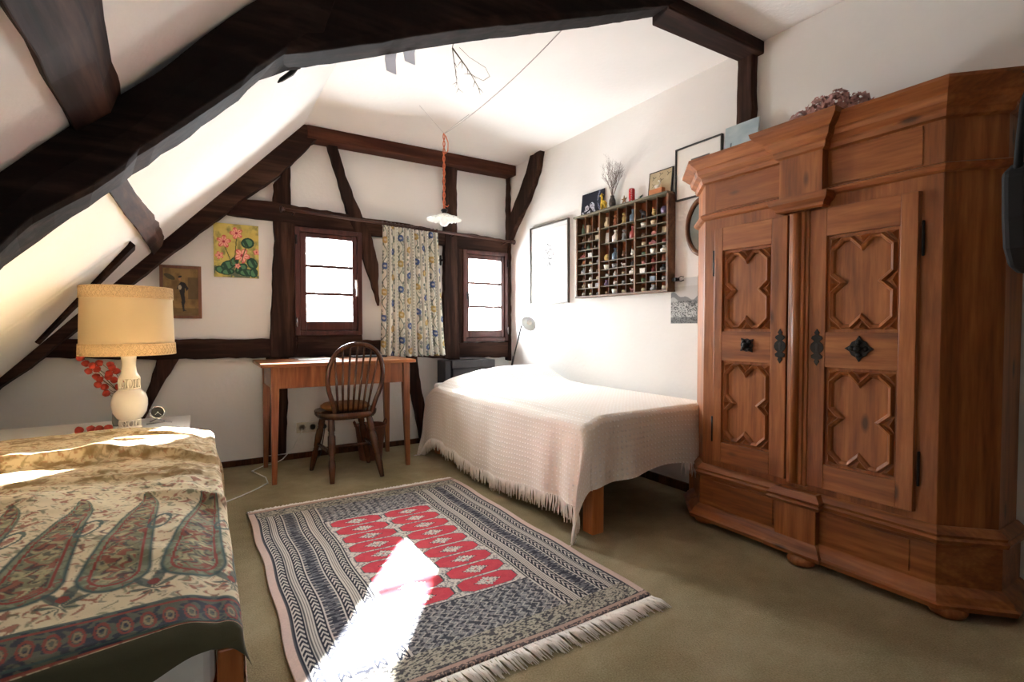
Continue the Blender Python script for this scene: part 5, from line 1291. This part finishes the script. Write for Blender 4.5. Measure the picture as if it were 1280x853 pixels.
# giraffe
gm = plain('giraffe_yellow', (216, 178, 36), .45, .2, 60); m = MB(); gx, gy = 2.550, 2.83
m.ball((gx, gy, TT+.055), .018, 12, 8, (.75, 1.25, .95))
for dx in (-.008, .008):
    for dy in (-.016, .016): m.tube([(gx+dx, gy+dy, TT+.055), (gx+dx, gy+dy*1.15, TT+.03), (gx+dx, gy+dy*1.15, TT)], [.0075, .005, .0055], 8)
m.tube([(gx, gy+.014, TT+.06), (gx, gy+.018, TT+.085), (gx, gy+.020, TT+.108)], [.0125, .0085, .0065], 10)
m.ball((gx, gy+.027, TT+.112), .0085, 10, 7, (.8, 1.6, .85))
for dx in (-.004, .004): m.tube([(gx+dx, gy+.020, TT+.116), (gx+dx, gy+.018, TT+.127)], [.002, .003], 6); m.ball((gx+dx*2.4, gy+.014, TT+.117), .004, 6, 5, (1.3, .6, .7))
m.tube([(gx, gy-.02, TT+.06), (gx, gy-.028, TT+.045), (gx, gy-.028, TT+.03)], [.002, .0015, .003], 5)
tag(m.build('giraffe_figurine', gm), 'yellow giraffe figurine standing on the typecase in front of the dark card', 'figurine')
# dried bush in a dark vase
bv = thing('dried_bush', (2.562, 2.745, TT), 'dark patterned vase with a bushy bunch of dried twigs on the typecase', 'dried flowers')
MB().lathe([(.016, 0), (.021, .006), (.025, .03), (.023, .055), (.014, .078), (.015, .088), (.012, .088), (.010, .075)], (2.560, 2.748, TT), 20).build('vase', plain('dark_patterned_glaze', (66, 56, 52), .3, .9, 45), bv)
m = MB(); r = random.Random(21)
def br(p, d, ln, rad, dep):
    d = Vector(d).normalized(); p = Vector(p); mid = p+d*ln*.5+Vector((r.uniform(-1, 1), r.uniform(-1, 1), r.uniform(-1, 1)))*ln*.06; e = p+d*ln
    if e.x > 2.592: e.x = 2.592-(e.x-2.592)*.5
    if mid.x > 2.592: mid.x = 2.59
    m.tube([p, mid, e], [rad, rad*.8, rad*.6], 4 if dep < 3 else 5, caps=dep == 0)
    if dep == 0: return
    for k in range(3 if dep > 1 else 4):
        q = p.lerp(e, r.uniform(.45, 1)); nd = d+Vector((r.uniform(-.5, .5)*.6, r.uniform(-.6, .6), r.uniform(-.35, .5))); br(q, nd, ln*r.uniform(.5, .72), rad*.55, dep-1)
for k in range(9): br((2.560, 2.748, TT+.07), (r.uniform(-.25, .12), r.uniform(-.55, .55), 1), r.uniform(.11, .15), .0022, 4)
m.build('dry_branches', plain('dry_grey_twig', (112, 96, 92), .9, .3, 50), bv)
# starfish card
sc_ = thing('starfish_card', (2.575, 2.65, TT), 'small white card with a brown starfish between the vase and the red can', 'card')
MB().obox((2.582, 2.645, TT+.038), (.003, 0, 0), (0, .082, 0), (.008, 0, .075)).build('card_board', WHITE, sc_)
star5 = [(2.645+(.030 if k % 2 == 0 else .009)*math.sin(2*PI*k/10), TT+.040+(.030 if k % 2 == 0 else .009)*math.cos(2*PI*k/10)) for k in range(10)]
MB().prism(star5, 2.572, 2.578, 'YZ').build('starfish', plain('starfish_brown', (150, 110, 76), .9), sc_)
# red can
can = thing('drink_can', (2.552, 2.548, TT), 'small red drink can with white script on top of the typecase', 'can')
cr = .021
MB().lathe([(cr*.85, 0), (cr, .004), (cr, .082), (cr*.84, .090), (cr*.84, .092), (cr*.8, .089)], (2.552, 2.548, TT), 28).build('can_body', plain('can_red', (196, 24, 30), .3, .05, 20), can)
MB().lathe([(cr*.845, .0895), (cr*.845, .0925), (cr*.80, .0905), (.001, .0905)], (2.552, 2.548, TT), 28).build('can_lid', CHROME, can)
def text_mesh(s, size):
    cu = bpy.data.curves.new('t', 'FONT'); cu.body = s; cu.size = size; cu.align_x = 'CENTER'; cu.align_y = 'CENTER'; cu.shear = .35; cu.resolution_u = 3
    o = bpy.data.objects.new('t', cu); COL.objects.link(o); bpy.context.view_layer.update()
    me = bpy.data.meshes.new_from_object(o.evaluated_get(bpy.context.evaluated_depsgraph_get())); V_ = [tuple(v.co) for v in me.vertices]; F_ = [tuple(p.vertices) for p in me.polygons]
    bpy.data.objects.remove(o); bpy.data.curves.remove(cu); bpy.data.meshes.remove(me); return V_, F_
V_, F_ = text_mesh('Coca-Cola', .0185); m = MB(); vs = []
for x, y, z in V_:
    a = math.radians(216)-(y+.001)/cr; vs.append((2.552+(cr+.0011)*math.cos(a), 2.548+(cr+.0011)*math.sin(a), TT+.043+x))
m.add(vs, F_); m.build('can_lettering', WHITE, can)
# small green and white ornament
sg = thing('leafy_ornament', (2.555, 2.48, TT), 'small green and white leafy ornament right of the red can', 'ornament')
m = MB(); r = random.Random(2)
for k in range(9):
    a = r.uniform(0, 2*PI); e = Vector((2.555+.012*math.cos(a), 2.475+.032*math.sin(a), TT+r.uniform(.012, .034))); b = Vector((2.555, 2.475, TT+.008)); s__ = (e-b).cross(Vector((0, 0, 1))).normalized()*.006
    m.add([b, b.lerp(e, .5)+s__+Vector((0, 0, .004)), e, b.lerp(e, .5)-s__+Vector((0, 0, .004))], [(0, 1, 2, 3)])
m.build('leaf', plain('leaf_green', (62, 98, 70), .6, .3), sg); MB().ball((2.556, 2.487, TT+.014), .014, 10, 7, (.8, 1, 1)).build('white_ball', WHITE, sg)
MB().lathe([(.016, 0), (.018, .006), (.012, .01)], (2.555, 2.475, TT), 14).build('ornament_base', cmat('brown'), sg)
# framed card, block and swan
fc = thing('framed_card', (2.58, 2.32, TT), 'small framed beige card with bird marks leaning on the right end of the typecase top', 'picture')
def art_birds(u, v):
    C_ = np.ones(u.shape+(3,))*lin(186, 170, 136); C_ = blend(C_, lin(204, 190, 158), (fbm(u*5, v*5, 2)-.3)*1.5)
    for (x, y) in ((.2, .75), (.5, .85), (.85, .8), (.2, .45), (.55, .6), (.3, .2)):
        for an in (0.3, 2.2, 4.1): C_ = blend(C_, lin(70, 64, 54), (ell(u, v, x+.05*math.cos(an), y+.05*math.sin(an), .06, .014, an) < 1)*.85)
    return C_
m = MB()
for (ya, yb_, za, zb) in ((2.222, 2.228, 0, .165), (2.412, 2.418, 0, .165), (2.222, 2.418, 0, .006), (2.222, 2.418, .159, .165)):
    m.add([(2.568+.1*za, ya, TT+za), (2.568+.1*za, yb_, TT+za), (2.568+.1*zb, yb_, TT+zb), (2.568+.1*zb, ya, TT+zb), (2.580+.1*za, ya, TT+za), (2.580+.1*za, yb_, TT+za), (2.580+.1*zb, yb_, TT+zb), (2.580+.1*zb, ya, TT+zb)], [(0, 1, 2, 3), (4, 7, 6, 5), (0, 3, 7, 4), (1, 5, 6, 2), (3, 2, 6, 7), (0, 4, 5, 1)])
m.build('picture_frame', BLF, fc)
grid('picture_sheet', lambda u, v: (2.5695+.0165*v, 2.414-.188*u, TT+.004+.157*v), 80, 60, ART, art_birds, fc, smooth=False)
tag(MB().box(2.528, 2.560, 2.262, 2.372, TT, TT+.036).build('wooden_block', plain('orange_block', (196, 124, 74), .6, .1), bevel=.002), 'orange brown wooden block under the white swan on the typecase', 'block')
m = MB(); sx_, sy_, sz_ = 2.545, 2.315, TT+.0365
m.ball((sx_, sy_, sz_+.013), .013, 12, 8, (.8, 1.6, 1)); m.tube([(sx_, sy_-.014, sz_+.016), (sx_, sy_-.024, sz_+.030), (sx_, sy_-.020, sz_+.046), (sx_, sy_-.012, sz_+.050), (sx_, sy_-.006, sz_+.044)], [.006, .0045, .0035, .0045, .0015], 8)
m.ball((sx_, sy_+.014, sz_+.02), .009, 10, 6, (.6, 1.3, .8))
tag(m.build('swan_figurine', CERAMIC), 'white swan figurine on the orange block at the right end of the typecase', 'figurine')
